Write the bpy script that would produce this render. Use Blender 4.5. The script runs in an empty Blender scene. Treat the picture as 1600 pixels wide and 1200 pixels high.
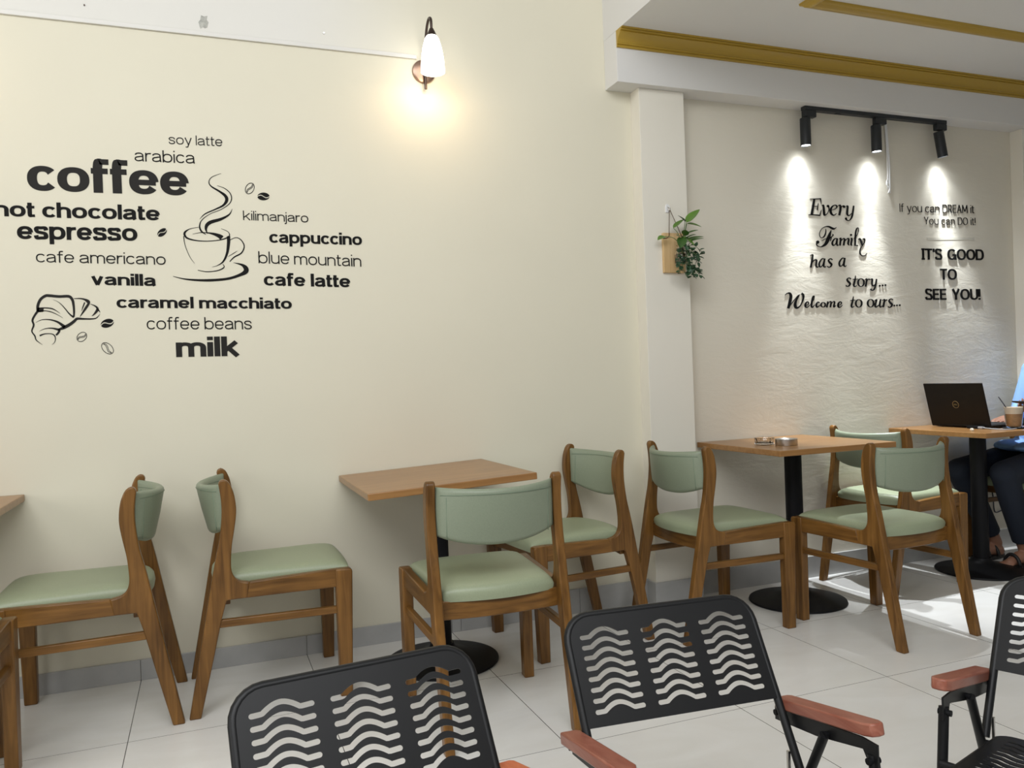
import bpy, bmesh, math, random
from mathutils import Vector, Matrix
random.seed(7)
SC = bpy.context.scene
COL = SC.collection
R = math.radians

# ------------------------------------------------------------------ camera
CAM_YAW, CAM_PITCH, CAM_ROLL, F_PX, CAM_H = R(20.8947), R(-0.40496), R(-2.1278), 1258.07, 1.12
_f = Vector((math.sin(CAM_YAW)*math.cos(CAM_PITCH), math.cos(CAM_YAW)*math.cos(CAM_PITCH), math.sin(CAM_PITCH)))
_r0 = Vector((math.cos(CAM_YAW), -math.sin(CAM_YAW), 0))
_u0 = _r0.cross(_f)
_r = _r0*math.cos(CAM_ROLL) + _u0*math.sin(CAM_ROLL)
_u = -_r0*math.sin(CAM_ROLL) + _u0*math.cos(CAM_ROLL)
EYE = Vector((0, 0, CAM_H))
cam = bpy.data.cameras.new('camera'); cam.sensor_width = 36; cam.lens = F_PX/1600*36
cam.clip_start = 0.05
cam_o = bpy.data.objects.new('camera', cam); COL.objects.link(cam_o)
cam_o.matrix_world = Matrix(((_r.x, _u.x, -_f.x, 0), (_r.y, _u.y, -_f.y, 0), (_r.z, _u.z, -_f.z, CAM_H), (0, 0, 0, 1)))
SC.camera = cam_o
SC.view_settings.view_transform = 'Standard'
SC.view_settings.look = 'None'
SC.view_settings.gamma = 1.0
SC.view_settings.use_curve_mapping = False
SC.view_settings.exposure = 0.0
SC.cycles.use_denoising = True
SC.cycles.max_bounces = 8
SC.cycles.sample_clamp_indirect = 8

# ------------------------------------------------------------------ light
world = bpy.data.worlds.new('daylight'); SC.world = world; world.use_nodes = True
bg = world.node_tree.nodes['Background']
bg.inputs[0].default_value = (0.97, 0.985, 1.0, 1); bg.inputs[1].default_value = 0.23
def area(name, loc, target, sx, sy, power, color):
    l = bpy.data.lights.new(name, 'AREA'); l.shape = 'RECTANGLE'; l.size = sx; l.size_y = sy
    l.energy = power; l.color = color
    o = bpy.data.objects.new(name, l); COL.objects.link(o); o.location = loc
    o.rotation_euler = (Vector(target)-Vector(loc)).to_track_quat('-Z', 'Y').to_euler()
    return o
area('high_window_daylight', (-1.9, -0.5, 3.5), (0.4, 3.4, 0.9), 1.6, 1.1, 20, (0.97, 0.985, 1.0))
area('side_window_daylight', (-3.9, 0.6, 1.9), (0.6, 3.2, 0.7), 2.4, 2.0, 42, (1.0, 0.985, 0.95))
area('overhead_floor_fill', (-0.3, -0.9, 3.7), (0.7, 1.2, 0.0), 4.0, 2.2, 150, (0.97, 0.985, 1.0))  # area light added overhead to brighten the foreground floor

W = 3.455            # the long wall's plane
SOFFIT = 2.489
BEAM_Y = 3.331
CEIL = 2.725
SLAB_X = 1.856
PIL_Y = 3.376

# ------------------------------------------------------------------ materials
def new_mat(name):
    m = bpy.data.materials.new(name); m.use_nodes = True
    nt = m.node_tree; return m, nt, nt.nodes['Principled BSDF']
def N(nt, typ, **kw):
    n = nt.nodes.new(typ)
    for k, v in kw.items():
        if k.startswith('i_'): n.inputs[k[2:].replace('_', ' ')].default_value = v
        else: setattr(n, k, v)
    return n
def L(nt, a, b): nt.links.new(a, b)
def simple(name, col, rough=0.5, metal=0.0, bump=0.0, bscale=60, spec=0.5, vary=0.0):
    m, nt, p = new_mat(name)
    p.inputs['Base Color'].default_value = (*col, 1); p.inputs['Roughness'].default_value = rough
    p.inputs['Metallic'].default_value = metal; p.inputs['Specular IOR Level'].default_value = spec
    tc = N(nt, 'ShaderNodeTexCoord')
    if bump or vary:
        no = N(nt, 'ShaderNodeTexNoise'); no.inputs['Scale'].default_value = bscale; no.inputs['Detail'].default_value = 5
        L(nt, tc.outputs['Object'], no.inputs['Vector'])
    if bump:
        b = N(nt, 'ShaderNodeBump'); b.inputs['Strength'].default_value = bump; b.inputs['Distance'].default_value = 0.002
        L(nt, no.outputs['Fac'], b.inputs['Height']); L(nt, b.outputs['Normal'], p.inputs['Normal'])
    if vary:
        r = N(nt, 'ShaderNodeValToRGB')
        r.color_ramp.elements[0].color = (*[c*(1-vary) for c in col], 1); r.color_ramp.elements[0].position = .3
        r.color_ramp.elements[1].color = (*[min(1, c*(1+vary)) for c in col], 1); r.color_ramp.elements[1].position = .7
        L(nt, no.outputs['Fac'], r.inputs['Fac']); L(nt, r.outputs['Color'], p.inputs['Base Color'])
    return m
def wood(name, dark, light, axis, rough=0.38, scale=1.0):
    m, nt, p = new_mat(name)
    tc = N(nt, 'ShaderNodeTexCoord'); oi = N(nt, 'ShaderNodeObjectInfo')
    add = N(nt, 'ShaderNodeVectorMath', operation='ADD')
    L(nt, tc.outputs['Object'], add.inputs[0])
    mul = N(nt, 'ShaderNodeMath', operation='MULTIPLY'); mul.inputs[1].default_value = 13.7
    L(nt, oi.outputs['Random'], mul.inputs[0]); L(nt, mul.outputs[0], add.inputs[1])
    mp = N(nt, 'ShaderNodeMapping')
    s = [34*scale]*3; s['xyz'.index(axis)] = 2.2*scale; mp.inputs['Scale'].default_value = s
    L(nt, add.outputs[0], mp.inputs['Vector'])
    n1 = N(nt, 'ShaderNodeTexNoise'); n1.inputs['Scale'].default_value = 1.6; n1.inputs['Detail'].default_value = 6; n1.inputs['Distortion'].default_value = 0.8
    L(nt, mp.outputs[0], n1.inputs['Vector'])
    n2 = N(nt, 'ShaderNodeTexNoise'); n2.inputs['Scale'].default_value = 5.0; n2.inputs['Detail'].default_value = 3
    L(nt, add.outputs[0], n2.inputs['Vector'])
    mx = N(nt, 'ShaderNodeMath', operation='MULTIPLY_ADD'); mx.inputs[1].default_value = 0.65
    L(nt, n1.outputs['Fac'], mx.inputs[0])
    m2 = N(nt, 'ShaderNodeMath', operation='MULTIPLY'); m2.inputs[1].default_value = 0.35
    L(nt, n2.outputs['Fac'], m2.inputs[0]); L(nt, m2.outputs[0], mx.inputs[2])
    r = N(nt, 'ShaderNodeValToRGB')
    r.color_ramp.elements[0].position = 0.33; r.color_ramp.elements[0].color = (*dark, 1)
    r.color_ramp.elements[1].position = 0.68; r.color_ramp.elements[1].color = (*light, 1)
    L(nt, mx.outputs[0], r.inputs['Fac']); L(nt, r.outputs['Color'], p.inputs['Base Color'])
    p.inputs['Roughness'].default_value = rough; p.inputs['Specular IOR Level'].default_value = 0.35
    b = N(nt, 'ShaderNodeBump'); b.inputs['Strength'].default_value = 0.08; b.inputs['Distance'].default_value = 0.001
    L(nt, n1.outputs['Fac'], b.inputs['Height']); L(nt, b.outputs['Normal'], p.inputs['Normal'])
    return m
def plaster(name, col, rough_amount, big=False, col2=None):
    m, nt, p = new_mat(name)
    tc = N(nt, 'ShaderNodeTexCoord')
    n1 = N(nt, 'ShaderNodeTexNoise'); n1.inputs['Scale'].default_value = 1.3; n1.inputs['Detail'].default_value = 3
    L(nt, tc.outputs['Object'], n1.inputs['Vector'])
    r = N(nt, 'ShaderNodeValToRGB')
    r.color_ramp.elements[0].position = .3; r.color_ramp.elements[0].color = (*[c*0.975 for c in col], 1)
    r.color_ramp.elements[1].position = .7; r.color_ramp.elements[1].color = (*[min(1, c*1.015) for c in col], 1)
    L(nt, n1.outputs['Fac'], r.inputs['Fac'])
    out = r.outputs['Color']
    if col2:   # the strip above the cable trunking is whiter, fading out towards its right end
        sp = N(nt, 'ShaderNodeSeparateXYZ'); L(nt, tc.outputs['Object'], sp.inputs[0])
        mz = N(nt, 'ShaderNodeMapRange', interpolation_type='SMOOTHSTEP'); mz.inputs[1].default_value = 2.54; mz.inputs[2].default_value = 2.548
        L(nt, sp.outputs['Z'], mz.inputs[0])
        mxx = N(nt, 'ShaderNodeMapRange', interpolation_type='SMOOTHSTEP'); mxx.inputs[1].default_value = 1.1; mxx.inputs[2].default_value = 0.35
        L(nt, sp.outputs['X'], mxx.inputs[0])
        mm = N(nt, 'ShaderNodeMath', operation='MULTIPLY'); L(nt, mz.outputs[0], mm.inputs[0]); L(nt, mxx.outputs[0], mm.inputs[1])
        mix = N(nt, 'ShaderNodeMix', data_type='RGBA'); L(nt, mm.outputs[0], mix.inputs['Factor'])
        L(nt, out, mix.inputs[6]); mix.inputs[7].default_value = (*col2, 1); out = mix.outputs[2]
    L(nt, out, p.inputs['Base Color'])
    p.inputs['Roughness'].default_value = 0.72; p.inputs['Specular IOR Level'].default_value = 0.3
    mp = N(nt, 'ShaderNodeMapping'); mp.inputs['Scale'].default_value = (5, 5, 13) if big else (40, 40, 40)
    L(nt, tc.outputs['Object'], mp.inputs['Vector'])
    n2 = N(nt, 'ShaderNodeTexNoise'); n2.inputs['Scale'].default_value = 1.0; n2.inputs['Detail'].default_value = 8; n2.inputs['Roughness'].default_value = 0.65
    n2.inputs['Distortion'].default_value = 0.6
    L(nt, mp.outputs[0], n2.inputs['Vector'])
    b = N(nt, 'ShaderNodeBump'); b.inputs['Strength'].default_value = rough_amount; b.inputs['Distance'].default_value = 0.02 if big else 0.002
    L(nt, n2.outputs['Fac'], b.inputs['Height']); L(nt, b.outputs['Normal'], p.inputs['Normal'])
    return m
def floor_tiles(name):
    m, nt, p = new_mat(name)
    tc = N(nt, 'ShaderNodeTexCoord'); sp = N(nt, 'ShaderNodeSeparateXYZ'); L(nt, tc.outputs['Object'], sp.inputs[0])
    T = 0.63
    def line(o, off, wdt):
        a = N(nt, 'ShaderNodeMath', operation='ADD'); a.inputs[1].default_value = off; L(nt, o, a.inputs[0])
        pp = N(nt, 'ShaderNodeMath', operation='PINGPONG'); pp.inputs[1].default_value = T/2; L(nt, a.outputs[0], pp.inputs[0])
        c = N(nt, 'ShaderNodeMath', operation='LESS_THAN'); c.inputs[1].default_value = wdt; L(nt, pp.outputs[0], c.inputs[0])
        fl = N(nt, 'ShaderNodeMath', operation='DIVIDE'); fl.inputs[1].default_value = T; L(nt, a.outputs[0], fl.inputs[0])
        ff = N(nt, 'ShaderNodeMath', operation='FLOOR'); L(nt, fl.outputs[0], ff.inputs[0])
        return c.outputs[0], ff.outputs[0]
    lx, ix = line(sp.outputs['X'], 0.272, 0.0012); ly, iy = line(sp.outputs['Y'], -2.857+T*10, 0.0010)
    mxm = N(nt, 'ShaderNodeMath', operation='MAXIMUM'); L(nt, lx, mxm.inputs[0]); L(nt, ly, mxm.inputs[1])
    cb = N(nt, 'ShaderNodeCombineXYZ'); L(nt, ix, cb.inputs[0]); L(nt, iy, cb.inputs[1])
    wn = N(nt, 'ShaderNodeTexWhiteNoise'); L(nt, cb.outputs[0], wn.inputs['Vector'])
    ad = N(nt, 'ShaderNodeVectorMath', operation='MULTIPLY_ADD'); L(nt, wn.outputs['Color'], ad.inputs[0]); ad.inputs[1].default_value = (9, 9, 9); L(nt, tc.outputs['Object'], ad.inputs[2])
    mp = N(nt, 'ShaderNodeMapping'); mp.inputs['Scale'].default_value = (2.4, 5.5, 1); mp.inputs['Rotation'].default_value = (0, 0, .5)
    L(nt, ad.outputs[0], mp.inputs['Vector'])
    n1 = N(nt, 'ShaderNodeTexNoise'); n1.inputs['Scale'].default_value = 1.1; n1.inputs['Detail'].default_value = 7; n1.inputs['Distortion'].default_value = 1.2
    L(nt, mp.outputs[0], n1.inputs['Vector'])
    r = N(nt, 'ShaderNodeValToRGB')
    r.color_ramp.elements[0].position = .32; r.color_ramp.elements[0].color = (.755, .74, .70, 1)
    r.color_ramp.elements[1].position = .68; r.color_ramp.elements[1].color = (.805, .795, .765, 1)
    L(nt, n1.outputs['Fac'], r.inputs['Fac'])
    mix = N(nt, 'ShaderNodeMix', data_type='RGBA'); L(nt, mxm.outputs[0], mix.inputs['Factor']); L(nt, r.outputs['Color'], mix.inputs[6])
    mix.inputs[7].default_value = (.06, .055, .05, 1); L(nt, mix.outputs[2], p.inputs['Base Color'])
    p.inputs['Roughness'].default_value = 0.22
    return m
def emissive(name, col, strength):
    m, nt, p = new_mat(name)
    p.inputs['Base Color'].default_value = (*col, 1); p.inputs['Emission Color'].default_value = (*col, 1)
    p.inputs['Emission Strength'].default_value = strength; return m
def glass(name, col, rough=0.02, ior=1.45):
    m, nt, p = new_mat(name)
    p.inputs['Base Color'].default_value = (*col, 1); p.inputs['Roughness'].default_value = rough
    p.inputs['Transmission Weight'].default_value = 1.0; p.inputs['IOR'].default_value = ior; return m

M = {}
M['wall'] = plaster('cream_wall_paint', (.725, .688, .555), .05, col2=(.74, .725, .675))
M['rough_wall'] = plaster('rough_cream_plaster', (.735, .692, .585), .15, big=True)
M['white'] = plaster('white_paint', (.72, .71, .685), .05)
M['gold'] = simple('mustard_gloss_paint', (.42, .27, .035), .3, bump=.1, bscale=30)
M['tile'] = floor_tiles('polished_porcelain_tiles')
M['skirt'] = simple('grey_skirting_tile', (.43, .43, .42), .3, vary=.06, bscale=12)
for ax in 'xyz':
    M['wood_'+ax] = wood('walnut_stain_'+ax, (.080, .034, .0065), (.245, .116, .028), ax, .33)
M['top'] = wood('oiled_tabletop', (.255, .122, .040), (.375, .20, .075), 'x', .28, .8)
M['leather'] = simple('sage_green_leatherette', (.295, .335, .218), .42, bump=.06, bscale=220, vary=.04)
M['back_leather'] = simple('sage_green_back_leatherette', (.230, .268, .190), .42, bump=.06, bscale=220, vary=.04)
M['black'] = simple('black_powder_coat', (.008, .008, .009), .45, bump=.05, bscale=300, spec=.14)
M['black_chair'] = simple('black_enamel', (.009, .0092, .0098), .4, bump=.04, bscale=200, spec=.26)
M['can'] = simple('matte_black_aluminium', (.014, .017, .020), .45)
M['armwood'] = wood('red_stained_wood', (.23, .065, .040), (.37, .15, .10), 'x', .3, 1.2)
M['armwood_bright'] = wood('orange_red_wood', (.46, .105, .040), (.66, .20, .09), 'x', .28, 1.2)
M['bronze'] = simple('brushed_bronze', (.30, .20, .15), .3, .85)
M['dark_bronze'] = simple('dark_bronze', (.06, .042, .035), .35, .8)
M['ink'] = simple('black_vinyl', (.010, .0095, .009), .6, spec=.1)
M['ink_soft'] = simple('charcoal_vinyl', (.020, .0185, .0165), .6, spec=.15)
M['foam'] = simple('black_raised_letter', (.008, .008, .008), .55, spec=.1)
M['steel'] = simple('stainless_steel', (.55, .53, .50), .28, 1.0)
M['laptop'] = simple('black_laptop_shell', (.010, .0075, .006), .5, spec=.2)
M['screen'] = simple('dark_screen', (.008, .008, .01), .15)
M['logo'] = simple('bronze_badge', (.35, .26, .12), .35, .6)
M['glass'] = glass('clear_glass', (.97, .98, .98))
M['cup_glass'] = glass('milky_tumbler', (.96, .95, .93), .12, 1.2)
M['coffee'] = simple('milk_coffee', (.42, .24, .11), .3, vary=.25, bscale=40)
M['milk_foam'] = simple('milk_foam', (.78, .68, .54), .7)
M['straw'] = simple('black_straw', (.03, .03, .035), .4)
M['plastic_white'] = simple('white_plastic', (.82, .82, .82), .35)
M['cable_grey'] = simple('grey_cable', (.35, .35, .36), .4)
M['pine'] = wood('pale_pine', (.55, .36, .16), (.72, .52, .28), 'z', .5)
M['string'] = simple('brown_cord', (.10, .055, .03), .8)
M['leaf'] = simple('pothos_leaf', (.042, .108, .018), .35, vary=.45, bscale=9)
M['leaf_light'] = simple('light_pothos_leaf', (.105, .225, .030), .35, vary=.3, bscale=9)
M['vine'] = simple('dark_trailing_leaf', (.028, .075, .032), .45, vary=.4, bscale=14)
M['stem'] = simple('green_stem', (.10, .16, .05), .5)
M['water'] = glass('plant_water', (.80, .86, .72), .0, 1.33)
M['root'] = simple('brown_roots', (.12, .07, .04), .8)
M['skin'] = simple('brown_skin', (.30, .145, .09), .5, bump=.03, bscale=200)
M['shirt'] = simple('light_blue_cotton', (.24, .42, .78), .8, bump=.25, bscale=25)
M['jeans'] = simple('dark_blue_denim', (.004, .008, .018), .85, bump=.2, bscale=40)
M['hair'] = simple('black_hair', (.012, .010, .009), .5, bump=.5, bscale=120)
M['sandal'] = simple('black_rubber_sandal', (.012, .011, .011), .6)
M['eye'] = simple('eye_white', (.75, .73, .70), .2)
M['iris'] = simple('dark_iris', (.02, .012, .008), .1)
M['lip'] = simple('brown_lip', (.26, .09, .065), .5)
M['shade'] = emissive('lit_opal_glass', (1.0, .95, .87), 4.0)
M['lens'] = emissive('lit_spot_lens', (.95, .98, 1.0), 12)
M['phone'] = simple('black_phone', (.01, .01, .012), .2)
M['crumb'] = simple('folded_tissue', (.8, .75, .62), .8)
M['patch'] = simple('bare_plaster_patch', (.42, .42, .38), .9, vary=.3, bscale=60)
M['thread'] = simple('green_seam_thread', (.17, .23, .16), .6)

# ------------------------------------------------------------------ mesh helpers
def obj(name, bm, mat, parent=None, smooth=False, bevel=0.0, seg=2, subsurf=0, autosmooth=None):
    me = bpy.data.meshes.new(name)
    if isinstance(bm, bmesh.types.BMesh):
        bmesh.ops.recalc_face_normals(bm, faces=bm.faces[:]); bm.to_mesh(me); bm.free()
    else: me = bm
    me.name = name
    mats = mat if isinstance(mat, (list, tuple)) else [mat]
    me.materials.clear()
    for mm in mats: me.materials.append(mm)
    o = bpy.data.objects.new(name, me); COL.objects.link(o)
    if parent: o.parent = parent
    if smooth or autosmooth:
        for pl in me.polygons: pl.use_smooth = True
    if bevel:
        b = o.modifiers.new('bevel', 'BEVEL'); b.width = bevel; b.segments = seg; b.limit_method = 'ANGLE'; b.angle_limit = R(40)
        b.harden_normals = False
    if subsurf:
        s = o.modifiers.new('subdivision', 'SUBSURF'); s.levels = subsurf; s.render_levels = subsurf
    if autosmooth:
        set_sharp(me, autosmooth)
    return o
def set_sharp(me, ang):
    b = bmesh.new(); b.from_mesh(me)
    for e in b.edges:
        if len(e.link_faces) == 2 and e.calc_face_angle(0) > R(ang): e.smooth = False
    b.to_mesh(me); b.free()
def thing(name, label, cat, loc=(0, 0, 0), yaw=0.0, group=None):
    o = bpy.data.objects.new(name, None); COL.objects.link(o)
    o.empty_display_size = .1
    o.location = loc; o.rotation_euler = (0, 0, R(yaw)); tag(o, label, cat, group); return o
def tag(o, label, cat, group=None):
    o['label'] = label; o['category'] = cat
    if group: o['group'] = group
    return o
def struct(o): o['kind'] = 'structure'; return o
def copy_tree(o, parent=None):
    c = o.copy(); COL.objects.link(c)
    if parent: c.parent = parent
    for ch in list(o.children): copy_tree(ch, c)
    return c
def dup(root, label, loc, yaw):
    c = copy_tree(root); c['label'] = label; c.location = loc; c.rotation_euler = (0, 0, R(yaw)); return c

def box(bm, x0, x1, y0, y1, z0, z1, mtx=None):
    vs = [bm.verts.new((x, y, z)) for x in (x0, x1) for y in (y0, y1) for z in (z0, z1)]
    if mtx is not None:
        for v in vs: v.co = mtx @ v.co
    for f in ((0,1,3,2), (4,6,7,5), (0,4,5,1), (2,3,7,6), (0,2,6,4), (1,5,7,3)):
        bm.faces.new([vs[i] for i in f])
    return vs
def prism(bm, poly, a0, a1, place):
    """poly: 2-D outline; place(u, v, a) gives the 3-D point."""
    lo = [bm.verts.new(place(u, v, a0)) for u, v in poly]; hi = [bm.verts.new(place(u, v, a1)) for u, v in poly]
    n = len(poly)
    bm.faces.new(lo); bm.faces.new(hi[::-1])
    for i in range(n):
        bm.faces.new((lo[i], hi[i], hi[(i+1) % n], lo[(i+1) % n]))
def tube(bm, pts, rad, n=12, caps=True, closed=False):
    pts = [Vector(p) for p in pts]
    rads = rad if isinstance(rad, (list, tuple)) else [rad]*len(pts)
    rings = []; up = None
    m = len(pts)
    for i, p in enumerate(pts):
        if closed: t = pts[(i+1) % m]-pts[i-1]
        else: t = (pts[min(i+1, m-1)]-pts[max(i-1, 0)])
        t.normalize()
        if up is None:
            up = Vector((0, 0, 1)) if abs(t.z) < .9 else Vector((1, 0, 0))
        a = (up - t*up.dot(t)).normalized(); b = t.cross(a); up = a
        rings.append([bm.verts.new(p+(a*math.cos(2*math.pi*k/n)+b*math.sin(2*math.pi*k/n))*rads[i]) for k in range(n)])
    for i in range(m if closed else m-1):
        A, B = rings[i], rings[(i+1) % m]
        for k in range(n): bm.faces.new((A[k], A[(k+1) % n], B[(k+1) % n], B[k]))
    if caps and not closed:
        bm.faces.new(rings[0][::-1]); bm.faces.new(rings[-1])
def lathe(bm, prof, cx=0, cy=0, n=48, sx=1, sy=1):
    rings = []
    for r, z in prof:
        if r < 1e-6: rings.append([bm.verts.new((cx, cy, z))])
        else: rings.append([bm.verts.new((cx+r*sx*math.cos(2*math.pi*k/n), cy+r*sy*math.sin(2*math.pi*k/n), z)) for k in range(n)])
    for A, B in zip(rings, rings[1:]):
        for k in range(n):
            k2 = (k+1) % n
            if len(A) == 1 and len(B) == 1: continue
            if len(A) == 1: bm.faces.new((A[0], B[k2], B[k]))
            elif len(B) == 1: bm.faces.new((A[k], A[k2], B[0]))
            else: bm.faces.new((A[k], A[k2], B[k2], B[k]))
def cr(pts, sub=8):
    """Catmull-Rom through points of any dimension."""
    out = []; n = len(pts)
    for i in range(n-1):
        p0, p1, p2, p3 = pts[max(i-1, 0)], pts[i], pts[i+1], pts[min(i+2, n-1)]
        for k in range(sub):
            t = k/sub
            out.append(tuple(0.5*((2*b)+(-a+c)*t+(2*a-5*b+4*c-d)*t*t+(-a+3*b-3*c+d)*t**3) for a, b, c, d in zip(p0, p1, p2, p3)))
    out.append(tuple(pts[-1])); return out
def sphere(bm, c, r, s=(1, 1, 1), u=20, v=12, rot=None):
    m = Matrix.Translation(Vector(c)) @ (rot.to_4x4() if rot else Matrix.Identity(4)) @ Matrix.Diagonal((s[0]*r, s[1]*r, s[2]*r, 1))
    bmesh.ops.create_uvsphere(bm, u_segments=u, v_segments=v, radius=1, matrix=m)
def evaluated(o):
    dg = bpy.context.evaluated_depsgraph_get()
    me = bpy.data.meshes.new_from_object(o.evaluated_get(dg)); return me
def drop(o):
    d = o.data; bpy.data.objects.remove(o)
    return d

# ================================================================== SETTING
def slab(name, mat, x0, x1, y0, y1, z0, z1, bevel=0):
    b = bmesh.new(); box(b, x0, x1, y0, y1, z0, z1); return struct(obj(name, b, mat, bevel=bevel))
slab('floor', M['tile'], -4.0, 7.0, -3.6, W+.2, -.06, 0)
slab('wall_left', M['wall'], -4.0, 1.99, W, W+.2, 0, 4.3)
slab('wall_right', M['rough_wall'], 1.99, 7.0, W, W+.2, 0, 2.9)
slab('wall_end', M['white'], 6.8, 7.0, -1.0, W, 0, 2.9)
PX0, PX1 = 1.993, 2.243
slab('wall_pillar', M['white'] if 0 else plaster('pillar_paint', (.79, .755, .66), .05), PX0, PX1, PIL_Y, W, 0, SOFFIT, .002)
slab('wall_pillar_far', bpy.data.materials['pillar_paint'], 4.585, 4.84, PIL_Y, W, 0, SOFFIT, .002)
# the mezzanine slab, its left face toward the double-height side, and the beam along the wall
b = bmesh.new(); box(b, SLAB_X, 7.0, BEAM_Y, W, SOFFIT, CEIL+.0); struct(obj('wall_beam', b, M['white'], bevel=.002))
b = bmesh.new(); box(b, SLAB_X, 7.0, -2.4, W, CEIL, 4.3); struct(obj('ceiling', b, M['white']))
slab('ceiling_upper', M['white'], -4.0, SLAB_X, 1.2, W, 4.3, 4.4)
# gold cornice and the ceiling frame moulding
def moulding(name, prof, a0, a1, place):
    b = bmesh.new(); prism(b, prof, a0, a1, place); return struct(obj(name, b, M['gold'], autosmooth=50))
ogee = [(0, -.078), (-.008, -.077), (-.0095, -.071), (-.0065, -.069), (-.0065, -.066), (-.013, -.064), (-.0145, -.059), (-.012, -.056)]
ogee += [(-.013-.030*(t**1.7), -.054+.036*t) for t in [i/8 for i in range(9)]]
ogee += [(-.041, -.016), (-.041, -.0135), (-.049, -.012), (-.051, -.008), (-.048, -.006), (-.058, -.004), (-.060, 0), (0, 0)]
moulding('trim_1', ogee, SLAB_X, 6.8, lambda u, v, a: Vector((a, BEAM_Y+u, CEIL+v)))
fl = [(-.036, 0), (-.034, -.010), (-.026, -.012), (-.020, -.020), (-.006, -.026), (.010, -.024), (.020, -.014), (.030, -.012), (.034, -.008), (.036, 0)]
moulding('trim_2', fl, 2.55, 6.4, lambda u, v, a: Vector((a+(u if a < 3 else -u), 2.825-u, CEIL+v)))
moulding('trim_3', fl, 2.825, -0.9, lambda u, v, a: Vector((2.55+u, a-(u if a > 1 else 0), CEIL+v)))
# cable trunking along the wall
slab('trim_4', simple('trunking_plastic', (.70, .685, .64), .45), -4.0, .925, W-.010, W, 2.538, 2.556, .002)
# skirting
def skirting(name, x0, x1, y, h, joints):
    b = bmesh.new(); xs = [x0]+[j for j in joints if x0 < j < x1]+[x1]
    for a, c in zip(xs, xs[1:]): box(b, a+.0008, c-.0008, y-.010, y+.005, 0, h)
    return struct(obj(name, b, M['skirt'], bevel=.0012))
J = [-.272+.63*k for k in range(-8, 16)]
skirting('baseboard_left', -4.0, 1.03, W, .080, J)
skirting('baseboard_middle', 1.03, PX0, W, .115, J)
skirting('baseboard_right', PX1, 4.585, W, .113, J)
skirting('baseboard_far', 4.84, 6.8, W, .113, J)
def pillar_skirt(name, x0, x1):
    b = bmesh.new(); box(b, x0-.009, x1+.009, PIL_Y-.010, PIL_Y+.004, 0, .112); box(b, x0-.009, x0+.003, PIL_Y+.004, W-.001, 0, .112); box(b, x1-.003, x1+.009, PIL_Y+.004, W-.001, 0, .112)
    struct(obj(name, b, M['skirt'], bevel=.0012))
pillar_skirt('baseboard_pillar', PX0, PX1); pillar_skirt('baseboard_pillar_far', 4.585, 4.84)

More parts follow.
